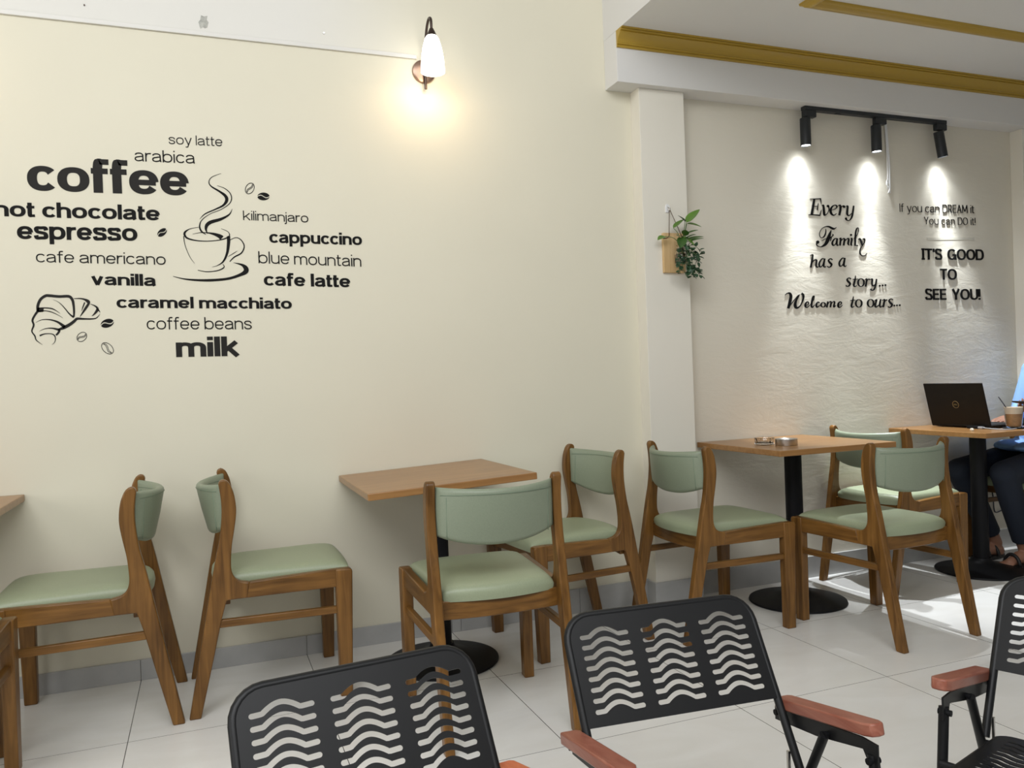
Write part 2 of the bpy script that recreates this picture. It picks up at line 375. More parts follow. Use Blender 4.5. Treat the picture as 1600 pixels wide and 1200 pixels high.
# ================================================================== WALL LETTERING
def wall_pt(px, py):
    d = _f + _r*((px-800)/F_PX) - _u*((py-600)/F_PX)
    t = W/d.y; p = EYE + d*t
    return p.x, p.z
def font_mesh(text, offset, spacing=1.0):
    c = bpy.data.curves.new('lettering', 'FONT'); c.body = text; c.size = 1
    if offset > 0: c.bevel_depth = offset; c.bevel_resolution = 1
    else: c.offset = offset
    c.extrude = 0.5; c.space_character = spacing
    c.resolution_u = 5
    o = bpy.data.objects.new('lettering', c); COL.objects.link(o)
    me = evaluated(o); bpy.data.objects.remove(o); bpy.data.curves.remove(c); return me
def extent(me):
    xs = [v.co.x for v in me.vertices]; ys = [v.co.y for v in me.vertices]
    return min(xs), max(xs), min(ys), max(ys)
ASC_H = 1.38      # ascender and capital height where the x-height is 1
def sans(chr_, v, h):
    """skeleton strokes and outer width of one grotesque letter; v, h: thickness of upright and level strokes."""
    l, t, b_ = v/2, 1-h/2, h/2
    def arc(cx, cy, rx, ry, a0, a1, n=20):
        out = []
        for k in range(n+1):
            a = R(a0+(a1-a0)*k/n); c, s_ = math.cos(a), math.sin(a); e = 2/2.25
            out.append((cx+rx*math.copysign(abs(c)**e, c), cy+ry*math.copysign(abs(s_)**e, s_)))
        return out
    def bowl(X, a0=0, a1=360): return arc(X/2, .5, X/2-l, .5-b_, a0, a1, 36)
    st = lambda x, y0, y1: [(x, y0), (x, y1)]
    def arch(x0, x1): return [(x0, .42)]+arc((x0+x1)/2, .60, (x1-x0)/2, t-.60, 180, 0, 16)+[(x1, 0)]
    A = ASC_H
    if chr_ == 'o': return [bowl(1.12)], 1.12
    if chr_ == 'c': return [bowl(1.06, 38, 322)], 1.00-.1*v
    if chr_ == 'e': return [bowl(1.08, 2, 328), [(l, .49), (1.08-l*.6, .49)]], 1.08
    if chr_ == 'a':
        X = 1.06; r = X-l-.05
        return [arc((l+r)/2, .67, (r-l)/2-.01, t-.67, 168, 0, 14)+[(r, .25), (r+.02, .10), (r+.07, 0+.02)],
                cr([(r, .60), (X*.55, .545), (l+.10, .45), (l, .28), (l+.09, .10+b_*.4), (X*.42, b_), (r-.08, .14+b_*.4), (r, .34)], 5)], X
    if chr_ == 'b': return [st(l, 0, A), bowl(1.12)], 1.12
    if chr_ == 'p': return [st(l, -.36, 1), bowl(1.12)], 1.12
    if chr_ == 'n': return [st(l, 0, 1), arch(l, 1.04-l)], 1.04
    if chr_ == 'h': return [st(l, 0, A), arch(l, 1.04-l)], 1.04
    if chr_ == 'u': return [st(1.04-l, 0, 1), [(1.04-x, 1-y) for x, y in arch(l, 1.04-l)]], 1.04
    if chr_ == 'm':
        X = 1.66; c = X/2
        return [st(l, 0, 1), arch(l, c), arch(c, X-l)], X
    if chr_ == 'r': return [st(l, 0, 1), cr([(l, .45), (l+.05, .72), (l+.20, t-.04), (.66, t)], 6)], .64
    if chr_ == 'i': return [st(l, 0, 1), st(l, A-h*1.05, A)], v
    if chr_ == 'l': return [st(l, 0, A)], v
    if chr_ == 'j': return [[(l, 1), (l, -.12)]+cr([(l, -.12), (l-.05, -.28), (l-.24, -.31)], 5)[1:], st(l, A-h*1.05, A)], v
    if chr_ == 't': return [[(.22, 1.28), (.22, .30)]+cr([(.22, .30), (.25, .11), (.36, b_), (.58, b_+.015)], 5)[1:], [(0, 1-h/2), (.56, 1-h/2)]], .58
    if chr_ == 'f': return [[(.24, 0), (.24, 1.06)]+cr([(.24, 1.06), (.28, 1.27), (.40, A-h/2), (.64, A-h/2)], 5)[1:], [(0, 1-h/2), (.60, 1-h/2)]], .62
    if chr_ == 's':
        X = .96
        return [cr([(X-l*.9, .70), (X*.78, .89), (X/2, t), (X*.22, .92-b_*.3), (l, .74), (X*.26, .58), (X/2, .52), (X*.76, .45), (X-l, .27), (X*.78, .10+b_*.3), (X/2, b_), (X*.2, .11), (l*.8, .31)], 5)], X
    if chr_ == 'v': return [[(l*1.05, 1), (.53, 0)], [(1.06-l*1.05, 1), (.53, 0)]], 1.06
    if chr_ == 'y': return [[(l*1.05, 1), (.54, .02)], [(1.06-l*1.05, 1), (.52, -.12)]+cr([(.52, -.12), (.44, -.29), (.30, -.36+b_*.3), (.12, -.34+b_*.3)], 5)[1:]], 1.06
    if chr_ == 'k': return [st(l, 0, A), [(1.0-l*.9, 1), (l, .36)], [(.40, .58), (1.06-l*.9, 0)]], 1.04
    tc = A-h/2
    def cap_bowl(X, a0=0, a1=360): return arc(X/2, A/2, X/2-l, A/2-b_, a0, a1, 36)
    if chr_ == 'O': return [cap_bowl(1.30)], 1.30
    if chr_ == 'I':
        if v > .15: return [st(.20, 0, A), [(0, b_*.8), (.40, b_*.8)], [(0, A-b_*.8), (.40, A-b_*.8)]], .40
        return [st(l, 0, A)], v
    if chr_ == 'T': return [st(.48, 0, A), [(0, tc), (.96, tc)]], .96
    if chr_ == 'D': return [st(l, 0, A), [(l, tc)]+arc(.62, A/2, .56-l, A/2-b_, 90, -90, 24)+[(l, b_)]], 1.16
    if chr_ == 'E': return [st(l, 0, A)]+[[(l, y), (x, y)] for y, x in ((b_, .86), (A/2+.02, .78), (tc, .86))], .88
    if chr_ == 'G': return [cap_bowl(1.26, 42, 350), [(.74, .62), (1.26-l*.6, .62)], st(1.26-l, .02, .68)], 1.26
    if chr_ == 'U': return [[(l, A), (l, .50)]+arc(.56, .50, .56-l, .50-b_, 180, 360, 20)+[(1.12-l, A)]], 1.12
    if chr_ == 'Y': return [[(l, A), (.55, .58)], [(1.10-l, A), (.55, .58)], st(.55, 0, .62)], 1.10
    if chr_ == 'R': return [st(l, 0, A), [(l, tc)]+arc(.50, tc-.33, .46-l, .33, 90, -90, 16)+[(l, tc-.66)], [(.45, tc-.66), (1.0-l, 0)]], 1.0
    if chr_ == 'A': return [[(l, 0), (.56, A)], [(1.12-l, 0), (.56, A)], [(.22, .46), (.90, .46)]], 1.12
    if chr_ == 'M': return [[(l, 0), (l+.05, A)], [(1.34-l, 0), (1.29-l, A)], [(l+.05, A), (.67, .25)], [(1.29-l, A), (.67, .25)]], 1.34
    if chr_ == 'S':
        return [[(x*1.06, y*A) for x, y in cr([(.90-l*.9, .76), (.72, .91), (.46, 1-b_/A), (.20, .93), (l, .76), (.24, .58), (.46, .52), (.70, .44), (.90-l*.7, .25), (.72, .08), (.45, b_/A), (.18, .08), (l*.7, .26)], 5)]], .96
    if chr_ == "'": return [[(l+.03, A), (l, A-.42)]], v
    if chr_ == '!': return [st(l, .38, A), st(l, 0, h*1.05)], v
    return [], .42
def word(text, left, right, height, ref, weight, label, mat, depth=.0015, gap=None, group=None, cat='wall lettering', space=.46):
    """left/right: baseline ends on the wall; height of its ascender, x-height or capital."""
    v, h = weight
    (xa, za), (xb, zb) = wall_pt(*left), wall_pt(*right)
    mid = ((left[0]+right[0])/2, (left[1]+right[1])/2)
    hh = wall_pt(mid[0], mid[1]-height)[1] - wall_pt(*mid)[1]
    sz = hh/(1 if ref == 'x' else ASC_H)
    gap = gap if gap is not None else .21-.45*v
    pen, strokes = 0.0, []
    for k, chr_ in enumerate(text):
        if chr_ == ' ': pen += space; continue
        st, wd = sans(chr_, v, h)
        strokes += [[(x+pen, y) for x, y in q] for q in st]; pen += wd+gap
    total = pen-gap; sx = (xb-xa)/total; slope = (zb-za)/(xb-xa); b = bmesh.new()
    def place(x, y, d): X = xa+x*sx; return b.verts.new((X, W-d, za+slope*(X-xa)+y*sz))
    for si, q in enumerate(strokes):
        dep = depth+si*5e-5; p = [q[0]]
        for c in q[1:]:
            if math.hypot(c[0]-p[-1][0], c[1]-p[-1][1]) > 1e-4: p.append(c)
        n = len(p); rows = []
        for i, (x, y) in enumerate(p):
            tx = p[min(i+1, n-1)][0]-p[max(i-1, 0)][0]; ty = p[min(i+1, n-1)][1]-p[max(i-1, 0)][1]
            m = math.hypot(tx, ty) or 1; tx, ty = tx/m, ty/m; w_ = math.hypot(v*ty, h*tx)/2
            closed = n > 20 and math.hypot(p[0][0]-p[-1][0], p[0][1]-p[-1][1]) < 1e-3
            if closed and i in (0, n-1): tx, ty = 0, 1; w_ = v/2
            rows.append([place(x-ty*w_, y+tx*w_, dep), place(x+ty*w_, y-tx*w_, dep), place(x+ty*w_, y-tx*w_, .0001), place(x-ty*w_, y+tx*w_, .0001)])
        for A_, B_ in zip(rows, rows[1:]):
            b.faces.new((A_[0], A_[1], B_[1], B_[0])); b.faces.new((A_[1], A_[2], B_[2], B_[1])); b.faces.new((A_[3], A_[0], B_[0], B_[3]))
        b.faces.new(rows[0]); b.faces.new(rows[-1][::-1])
    o = obj('wall_lettering', b, mat); tag(o, label, cat, group); recenter(o); return o
def recenter(o):
    vs = [v.co for v in o.data.vertices]; n = len(vs)
    c = Vector((min(v.x for v in vs)+max(v.x for v in vs), min(v.y for v in vs)+max(v.y for v in vs), min(v.z for v in vs)+max(v.z for v in vs)))/2
    for v in o.data.vertices: v.co -= c
    o.location = c
G1 = 'coffee word stickers on the cream wall'
B, T = (.312, .225), (.148, .124)
for txt, l, r_, h, ref, wgt, lab, mt in [
    ('soy latte', (263.7, 225), (347.5, 228.7), 15, 'asc', T, 'thin black words soy latte, topmost line of the coffee wall lettering', 'ink'),
    ('arabica', (210.5, 251.7), (304.5, 255.8), 18.5, 'asc', T, 'thin black word arabica stuck on the wall above the big word coffee', 'ink'),
    ('coffee', (43, 297.5), (295.7, 306), 38, 'x', (.335, .225), 'largest bold charcoal word on the wall, reading coffee', 'ink_soft'),
    ('hot chocolate', (-9.5, 337.5), (250, 344.5), 23.5, 'asc', B, 'bold black words hot chocolate cut by the left picture edge', 'ink'),
    ('espresso', (27, 373.5), (215, 376.5), 20, 'x', B, 'bold black word espresso on the wall under hot chocolate', 'ink'),
    ('cafe americano', (56.5, 409.7), (259, 413.7), 18, 'asc', T, 'thin black words cafe americano on the wall left of the cup drawing', 'ink'),
    ('vanilla', (142.5, 445), (244, 447), 18.5, 'asc', B, 'bold black word vanilla on the wall above caramel macchiato', 'ink'),
    ('caramel macchiato', (182.4, 481), (456, 482.5), 17.8, 'asc', B, 'bold black words caramel macchiato on the wall beneath the cup drawing', 'ink'),
    ('coffee beans', (229.5, 514.7), (393.6, 514.5), 19, 'asc', T, 'thin black words coffee beans on the wall just above milk', 'ink'),
    ('milk', (275.4, 558), (375, 556), 31, 'asc', (.33, .235), 'big bold black word milk, lowest line of the coffee lettering', 'ink_soft'),
    ('kilimanjaro', (380, 343.7), (481.7, 347.7), 14.5, 'asc', T, 'thin black word kilimanjaro on the wall right of the steam drawing', 'ink'),
    ('cappuccino', (421, 379.3), (565.7, 383), 13.6, 'x', B, 'bold black word cappuccino on the wall under kilimanjaro', 'ink'),
    ('blue mountain', (404, 411.3), (564.5, 416.7), 18.4, 'asc', T, 'thin black words blue mountain on the wall between cappuccino and cafe latte', 'ink'),
    ('cafe latte', (412.5, 446), (547.5, 449), 20, 'asc', B, 'bold black words cafe latte on the wall right of the saucer drawing', 'ink')]:
    word(txt, l, r_, h, ref, wgt, lab, M[mt], group=G1)
G2 = 'greeting letters on the rough wall'
word('If you can DREAM it', (1405.6, 331), (1521.5, 333.2), 12.6, 'cap', (.095, .085), 'thin grey-black line If you can DREAM it under the right spotlight', M['foam'], .003, space=.62, gap=.24, group=G2)
word('You can DO it!', (1443.9, 350.4), (1523.6, 351.6), 11.4, 'cap', (.095, .085), 'thin black line You can DO it! beneath the DREAM line', M['foam'], .003, space=.62, gap=.24, group=G2)
word("IT'S GOOD", (1440, 405.6), (1536.4, 406.6), 16.9, 'cap', (.245, .205), "bold black capitals reading IT'S GOOD on the rough wall", M['foam'], .004, space=.72, group=G2)
word('TO', (1469, 436.9), (1494.6, 437.2), 16.9, 'cap', (.245, .205), 'bold black capitals reading TO between two greeting lines', M['foam'], .004, group=G2)
word('SEE YOU!', (1445.6, 468.5), (1531.3, 468.4), 17, 'cap', (.245, .205), 'bold black capitals reading SEE YOU! lowest on the rough wall', M['foam'], .004, space=.72, group=G2)

class Art:
    """flat vinyl strokes on the wall; coordinates in one drawing's own frame (origin, scale)."""
    def __init__(s, ox, oy, k, depth=.0015): s.ox, s.oy, s.k, s.d = ox, oy, k, depth; s.bm = bmesh.new()
    def P(s, x, y): return wall_pt(s.ox+x/s.k, s.oy+y/s.k)
    def poly(s, pts):
        q = [s.P(*p) for p in pts]
        a = [s.bm.verts.new((x, W-.0001, z)) for x, z in q]; c = [s.bm.verts.new((x, W-s.d, z)) for x, z in q]
        n = len(q)
        try:
            s.bm.faces.new(c)
            for i in range(n): s.bm.faces.new((a[i], a[(i+1) % n], c[(i+1) % n], c[i]))
        except ValueError: pass
    def stroke(s, pts, sub=7):
        p = cr(pts, sub); n = len(p); Lf, Rt = [], []
        for i, (x, y, w) in enumerate(p):
            tx = p[min(i+1, n-1)][0]-p[max(i-1, 0)][0]; ty = p[min(i+1, n-1)][1]-p[max(i-1, 0)][1]
            m = math.hypot(tx, ty) or 1; nx, ny = -ty/m, tx/m; w = max(w, 1.0)/2
            Lf.append((x+nx*w, y+ny*w)); Rt.append((x-nx*w, y-ny*w))
        A = [[s.bm.verts.new((*(lambda q: (q[0], W-dd, q[1]))(s.P(*q2)),)) for q2 in side] for side in (Lf, Rt) for dd in (s.d, .0001)]
        for i in range(n-1):
            s.bm.faces.new((A[0][i], A[0][i+1], A[2][i+1], A[2][i]))
            s.bm.faces.new((A[0][i], A[1][i], A[1][i+1], A[0][i+1])); s.bm.faces.new((A[2][i], A[2][i+1], A[3][i+1], A[3][i]))
    def dot(s, x, y, r, ry=None):
        ry = ry or r
        s.poly([(x+r*math.cos(t), y+ry*math.sin(t)) for t in [2*math.pi*i/20 for i in range(20)]])
    def ring(s, x, y, rx, ry, wthick, wthin, ang=0):
        pts = []
        for i in range(33):
            t = 2*math.pi*i/32; a, b_ = rx*math.cos(t), ry*math.sin(t)
            w = wthin+(wthick-wthin)*abs(math.cos(t))**1.5
            pts.append((x+a*math.cos(ang)-b_*math.sin(ang), y+a*math.sin(ang)+b_*math.cos(ang), w))
        s.stroke(pts, 2)
    def solid_bean(s, x, y, rx, ry, ang, gap=.13):
        for sgn in (1, -1):
            pts = []
            for i in range(17):
                t = math.pi*(.04+.92*i/16); pts.append((rx*math.cos(t), sgn*ry*math.sin(t)))
            for i in range(15):
                u = -1+.06+1.88*i/14; pts.append((rx*u, ry*(-.34*math.sin(math.pi*u)*-1)*1.0+sgn*ry*gap))
            s.poly([(x+a*math.cos(ang)-b_*math.sin(ang), y+a*math.sin(ang)+b_*math.cos(ang)) for a, b_ in pts])
    def line_bean(s, x, y, rx, ry, ang, w):
        s.ring(x, y, rx, ry, w, w, ang)
        for off in (-.16, .16):
            pts = []
            for i in range(9):
                u = -.86+1.72*i/8; a, b_ = rx*u, ry*(.30*math.sin(math.pi*u)+off*(1-.7*u*u))
                pts.append((x+a*math.cos(ang)-b_*math.sin(ang), y+a*math.sin(ang)+b_*math.cos(ang), w*.8))
            s.stroke(pts, 3)
    def done(s, name, mat, label=None, cat=None, group=None, parent=None):
        o = obj(name, s.bm, mat)
        if parent is None: tag(o, label, cat, group); recenter(o)
        else: o.parent = parent
        return o

# cup drawing
cup = thing('cup_drawing', 'black line drawing of a steaming coffee cup on a saucer', 'wall sticker')
a = Art(260, 260, 6.318)
a.stroke([(540,70,2),(450,105,6),(420,150,8),(440,195,12),(520,245,18),(580,290,28),(595,335,32),(560,385,20),(480,425,12),(380,470,10),(330,520,3)])
a.stroke([(500,190,2),(570,215,6),(625,260,8),(643,315,10),(620,370,8),(540,425,6),(430,470,5),(350,530,8),(328,590,14),(345,640,16),(390,672,5)])
a.stroke([(650,420,2),(620,475,14),(540,520,26),(440,550,34),(400,580,34),(390,620,22),(405,665,4)])
a.done('steam', M['ink'], parent=cup)
a = Art(260, 260, 6.318)
a.stroke([(320,600,3),(230,618,7),(180,655,20),(190,695,18),(230,718,14),(310,734,10),(410,738,8),(520,728,9),(590,708,12),(622,682,10),(612,650,5),(580,630,4),(540,615,2)])
a.stroke([(260,668,2),(330,655,5),(400,655,9),(470,668,24),(525,690,40),(548,708,50)])
a.stroke([(170,690,9),(185,780,6),(230,890,5),(280,960,2)])
a.stroke([(613,690,34),(613,760,32),(598,860,24),(560,940,16),(500,980,5),(450,993,2)])
a.stroke([(630,725,6),(690,703,6),(740,730,9),(768,790,11),(740,855,13),(670,895,12),(625,940,8)])
a.stroke([(610,890,2),(660,860,6),(700,835,2)])
a.done('cup', M['ink'], parent=cup)
a = Art(260, 260, 6.318)
a.stroke([(310,1025,5),(400,1040,8),(500,1030,9),(560,1005,11),(570,985,8),(555,965,4)])
a.stroke([(65,1085,3),(200,1115,14),(400,1125,24),(600,1110,24),(730,1070,30),(785,1035,48),(780,1000,42),(740,970,20),(660,950,2)])
a.done('saucer', M['ink'], parent=cup)
# croissant drawing
a = Art(40, 450, 10.667)
for s in [
 [(205,390,48),(205,290,46),(250,190,46),(330,132,46),(400,128,46),(560,142,44),(720,140,46),(780,200,46),(800,290,40),(808,400,34),(803,480,26)],
 [(806,488,26),(775,470,28),(720,420,20),(620,300,14),(540,230,6),(460,195,2)],
 [(205,385,40),(150,460,34),(115,540,34),(135,620,30),(105,720,22),(155,800,22),(180,870,16),(280,945,3)],
 [(200,340,24),(320,332,18),(440,345,20),(520,385,10),(575,425,2)], [(220,390,24),(320,380,14),(430,400,14),(540,450,8),(620,500,2)],
 [(195,368,62),(245,368,66),(300,370,50)],
 [(170,575,2),(270,530,9),(400,528,18),(520,560,30),(600,610,44),(655,655,60)],
 [(545,695,30),(650,655,52),(750,600,50),(820,545,46),(862,512,40),(980,515,28),(1100,515,22),(1180,500,16),(1240,435,3)],
 [(230,720,2),(320,680,10),(430,670,20),(530,690,36),(562,705,40),(540,755,34),(505,785,26)],
 [(235,795,28),(320,765,16),(420,762,14),(480,790,20),(497,850,14),(480,910,8),(440,945,2)],
 [(805,178,8),(900,175,18),(980,190,30),(1040,225,56),(1050,260,42),(1000,340,40),(940,430,22),(905,480,4)],
 [(985,240,20),(955,320,18),(932,385,3)],
 [(1080,268,6),(1150,295,20),(1195,335,36),(1190,375,44),(1140,440,24),(1100,468,3)], [(1200,350,20),(1225,380,20),(1242,408,3)]]:
    a.stroke(s)
a.done('croissant_drawing', M['ink_soft'], 'black line drawing of a croissant at lower left of the lettering', 'wall sticker')
GB = 'coffee bean stickers on the cream wall'
a = Art(260, 260, 6.318); a.line_bean(823, 218, 56, 40, R(-62), 6); a.done('coffee_bean_sticker', M['ink'], 'small outlined bean sticker right of the steam curl', 'wall sticker', GB)
a = Art(260, 260, 6.318); a.solid_bean(958, 297, 60, 38, R(0)); a.done('coffee_bean_sticker', M['ink'], 'solid black bean sticker above the word kilimanjaro', 'wall sticker', GB)
a = Art(0, 180, 4); a.solid_bean(1013, 733, 34, 21, R(-38)); a.done('coffee_bean_sticker', M['ink'], 'solid black bean sticker between espresso and the cup drawing', 'wall sticker', GB)
a = Art(40, 450, 10.667); a.solid_bean(1362, 588, 112, 70, R(-18)); a.done('coffee_bean_sticker', M['ink'], 'solid black bean sticker beside the croissant tip', 'wall sticker', GB)
a = Art(40, 450, 10.667); a.line_bean(937, 815, 90, 68, R(-40), 9); a.done('coffee_bean_sticker', M['ink'], 'outlined bean sticker right below the croissant drawing', 'wall sticker', GB)
a = Art(40, 450, 10.667); a.line_bean(1365, 1005, 115, 74, R(42), 9); a.done('coffee_bean_sticker', M['ink'], 'lowest outlined bean sticker left of the word milk', 'wall sticker', GB)

# calligraphic greeting
a = Art(1250, 300, 10.908, .0028)
for s in [[(240,118,32),(220,240,36),(195,388,40)],[(165,118,6),(250,119,14),(345,115,16)],[(342,108,22),(352,150,14),(358,205,4)],[(215,243,8),(300,243,9)],[(308,190,4),(298,250,12),(290,310,14)],
  [(140,387,7),(230,390,16),(330,398,20)],[(360,305,4),(345,360,12),(330,410,14)],
  [(368,235,8),(395,228,24),(402,300,36),(408,375,36),(420,395,22),(455,375,10),(485,320,10),(490,262,14),(478,240,30)],
  [(520,315,8),(570,298,9),(615,275,16),(625,245,22),(598,224,14),(550,245,22),(518,305,36),(528,365,34),(570,397,18),(620,365,7)],
  [(645,238,8),(680,230,28),(685,300,34),(665,400,32)],[(690,290,8),(712,245,12),(745,238,26)],
  [(780,245,8),(808,245,28),(803,320,32),(803,380,30),(830,403,16),(875,365,8)],[(912,235,22),(898,340,27),(878,430,27),(835,485,14),(790,475,20),(778,450,26)]]: a.stroke(s)
a.dot(472, 240, 20); a.dot(748, 252, 20); a.dot(780, 452, 17)
a.done('wall_lettering', M['foam'], 'black serif italic word Every on the rough wall', 'wall lettering', G2)
a = Art(1250, 300, 10.908, .0028)
for s in [[(435,630,5),(435,690,16),(410,755,20),(365,780,10),(335,755,7),(330,700,7),(365,630,8),(430,592,12),(490,592,26),(555,625,34),(590,622,18),(618,600,3)],
  [(528,650,5),(503,720,40),(472,810,60),(430,890,44),(350,935,14),(290,915,12),(278,875,20)],
  [(370,835,5),(420,803,9),(500,782,12),(550,752,14),(562,728,11),(545,718,5)],[(532,770,16),(515,838,10)],
  [(625,795,14),(585,800,18),(548,860,26),(558,905,26),(590,900,12),(625,840,9)],[(632,790,24),(622,870,28),(635,912,18),(652,900,6)],
  [(662,803,6),(690,790,24),(684,850,27),(678,914,28)],[(688,850,7),(728,798,14),(756,805,26),(748,860,26),(740,914,26)],[(752,850,7),(798,798,14),(828,805,26),(818,880,28),(838,912,8)],
  [(860,800,6),(881,795,24),(868,895,26),(890,908,7)],
  [(912,795,7),(960,745,8),(993,670,9),(988,612,11),(958,635,20),(942,740,26),(936,905,26)],[(915,912,9),(985,912,13)],
  [(988,808,7),(1018,802,28),(1045,860,34),(1058,912,24)],[(1062,800,8),(1094,802,26),(1096,850,16),(1060,912,12),(1025,970,16),(1020,1040,20),(1050,1083,14),(1100,1083,12),(1135,1045,5)]]: a.stroke(s)
a.dot(298, 855, 27); a.dot(866, 732, 17)
a.done('wall_lettering', M['foam'], 'black flourished script word Family on the rough wall', 'wall lettering', G2)
def glyph_a(a, dx, dy):
    a.stroke([(580+dx,118+dy,9),(552+dx,116+dy,12),(518+dx,168+dy,19),(524+dx,213+dy,17),(550+dx,208+dy,9),(577+dx,160+dy,8)])
    a.stroke([(587+dx,112+dy,17),(573+dx,195+dy,21),(588+dx,220+dy,12),(606+dx,205+dy,4)])
def glyph_s(a, dx, dy):
    a.stroke([(915+dx,368+dy,13),(890+dx,353+dy,10),(866+dx,375+dy,17),(882+dx,402+dy,23),(904+dx,425+dy,22),(893+dx,450+dy,16),(870+dx,461+dy,10),(851+dx,448+dy,14)])
a = Art(1215, 390, 8, .0028)
for s in [[(405,70,6),(436,66,14),(430,120,20),(412,226,22)],[(422,175,6),(455,132,11),(484,136,20),(478,200,20),(494,222,12),(510,208,4)]]: a.stroke(s)
glyph_a(a, 0, 0); glyph_s(a, -232, -240); glyph_a(a, 252, -8)
a.done('wall_lettering', M['foam'], 'black italic words has a on the rough wall below Family', 'wall lettering', G2)
a = Art(1215, 390, 8, .0028); glyph_s(a, 0, 0)
for s in [[(972,325,5),(965,380,18),(950,440,20),(963,462,13),(990,445,4)],[(935,372,8),(1005,368,8)],
  [(1085,378,5),(1110,367,15),(1105,420,20),(1096,464,20)],[(1105,410,6),(1130,370,10),(1150,374,17)],
  [(1155,374,5),(1180,370,17),(1178,420,20),(1190,455,15),(1220,430,7)],[(1235,368,16),(1222,440,18),(1205,495,16),(1175,508,12),(1158,490,17)]]: a.stroke(s)
a.ring(1040, 412, 37, 49, 20, 8)
for q in ((1275,452),(1310,447),(1345,445)): a.dot(*q, 11)
a.done('wall_lettering', M['foam'], 'black italic word story with three dots on the rough wall', 'wall lettering', G2)
a = Art(1215, 390, 8, .0028)
for s in [[(90,570,4),(115,548,11),(150,547,24),(164,585,34),(150,660,34),(130,735,28)],[(132,735,6),(190,650,8),(258,568,8)],
  [(272,562,8),(228,640,24),(217,700,34),(238,728,26),(282,700,12),(316,620,20),(318,572,28),(296,545,22)],
  [(335,702,7),(375,690,8),(386,665,13),(366,652,11),(346,680,22),(347,714,20),(370,720,11),(400,690,5)],
  [(405,690,4),(448,625,8),(455,582,10),(436,600,18),(420,690,22),(430,722,14),(462,690,4)],
  [(520,665,15),(500,656,11),(481,690,22),(491,720,16),(530,692,5)],
  [(625,648,14),(618,690,18),(612,724,18)],[(620,690,5),(648,652,9),(666,658,16),(656,722,18)],[(660,690,5),(692,652,9),(710,658,16),(700,716,18),(726,698,5)],
  [(742,702,7),(782,690,8),(796,665,13),(776,652,11),(756,680,22),(757,714,20),(780,720,11),(808,692,5)],
  [(945,585,5),(936,640,18),(921,700,20),(931,722,13),(956,705,4)],[(905,636,8),(972,630,8)],
  [(1208,642,5),(1235,627,16),(1217,690,20),(1227,720,15),(1265,690,7)],[(1287,620,17),(1273,690,20),(1285,720,13),(1306,700,4)],
  [(1303,638,5),(1334,624,15),(1325,680,20),(1317,721,20)],[(1325,680,6),(1350,632,10),(1368,632,16)]]: a.stroke(s)
a.ring(567, 690, 27, 29, 18, 8); a.ring(1012, 672, 37, 48, 20, 8); a.ring(1160, 670, 37, 48, 20, 8); glyph_s(a, 524, 262)
for q in ((1457,700),(1489,697),(1524,695)): a.dot(*q, 11)
a.done('wall_lettering', M['foam'], 'black italic line Welcome to ours with three dots on the rough wall', 'wall lettering', G2)
# faded strip of tape, bare plaster patch, nail
a = Art(1395, 310, 7.06, .0008); a.poly([(375,432),(895,430),(900,465),(820,458),(380,460)])
a.done('tape_strip', simple('old_clear_tape', (.62, .59, .50), .6), 'faint pale tape strip above the GOOD letters', 'tape')
a = Art(0, 0, 4, .0012); a.poly([(1256,96),(1275,104),(1296,100),(1292,125),(1303,140),(1296,172),(1282,178),(1268,170),(1254,180),(1247,165),(1240,138),(1252,124)])
a.done('plaster_patch', M['patch'], 'small chipped grey patch high on the cream wall', 'wall damage')
a = Art(360, 0, 4.706, .004); a.dot(687, 243, 8); a.done('nail', M['steel'], 'tiny nail in the wall above the trunking, left of the wall lamp', 'nail', 'nails high on the wall')
a = Art(0, 0, 4, .004); a.dot(527, 33, 5); a.done('nail', M['dark_bronze'], 'tiny dark nail near the top edge, left of the plaster patch', 'nail', 'nails high on the wall')

# ================================================================== WALL LAMP
def wall_lamp(x, z, label):
    t = thing('wall_lamp', label, 'lamp', (x, W, z), 0, 'warm wall lamps')
    b = bmesh.new(); lathe(b, [(0, 0), (.050, 0), (.052, .004), (.050, .012), (.044, .015), (0, .016)], n=48)
    bmesh.ops.rotate(b, verts=b.verts[:], cent=(0, 0, 0), matrix=Matrix.Rotation(R(90), 3, 'X')); obj('wall_plate', b, M['bronze'], t, autosmooth=40)
    b = bmesh.new()
    tube(b, cr([(0, -.030, -.085), (0, -.032, 0), (0, -.042, .08), (0, -.075, .155), (0, -.115, .185), (0, -.148, .170), (0, -.152, .125)], 8), .0058, 12)
    tube(b, [(0, -.012, 0), (0, -.034, 0)], .008, 12)
    obj('arm', b, M['dark_bronze'], t, autosmooth=40)
    b = bmesh.new(); lathe(b, [(0, .130), (.008, .130), (.012, .122), (.020, .104), (.024, .090), (.0, .090)], 0, -.152, 32); obj('shade_cap', b, M['dark_bronze'], t, autosmooth=40)
    b = bmesh.new(); lathe(b, [(.020, .100), (.030, .085), (.040, .050), (.047, .010), (.050, -.030), (.051, -.056), (.048, -.056), (.047, -.030), (.044, .010), (.037, .050), (.027, .083), (0, .096)], 0, -.152, 40)
    obj('shade', b, M['shade'], t, autosmooth=60)
    l = bpy.data.lights.new('bulb_light', 'POINT'); l.energy = 1.3; l.color = (1.0, .74, .46); l.shadow_soft_size = .03
    o = bpy.data.objects.new('bulb_light', l); COL.objects.link(o); o.parent = t; o.location = (0, -.152, -.065)
    return t
wall_lamp(.955, 2.486, 'bronze gooseneck wall lamp with lit opal glass shade')
wall_lamp(-1.05, 2.486, 'second bronze wall lamp with lit shade, beyond the left picture edge')

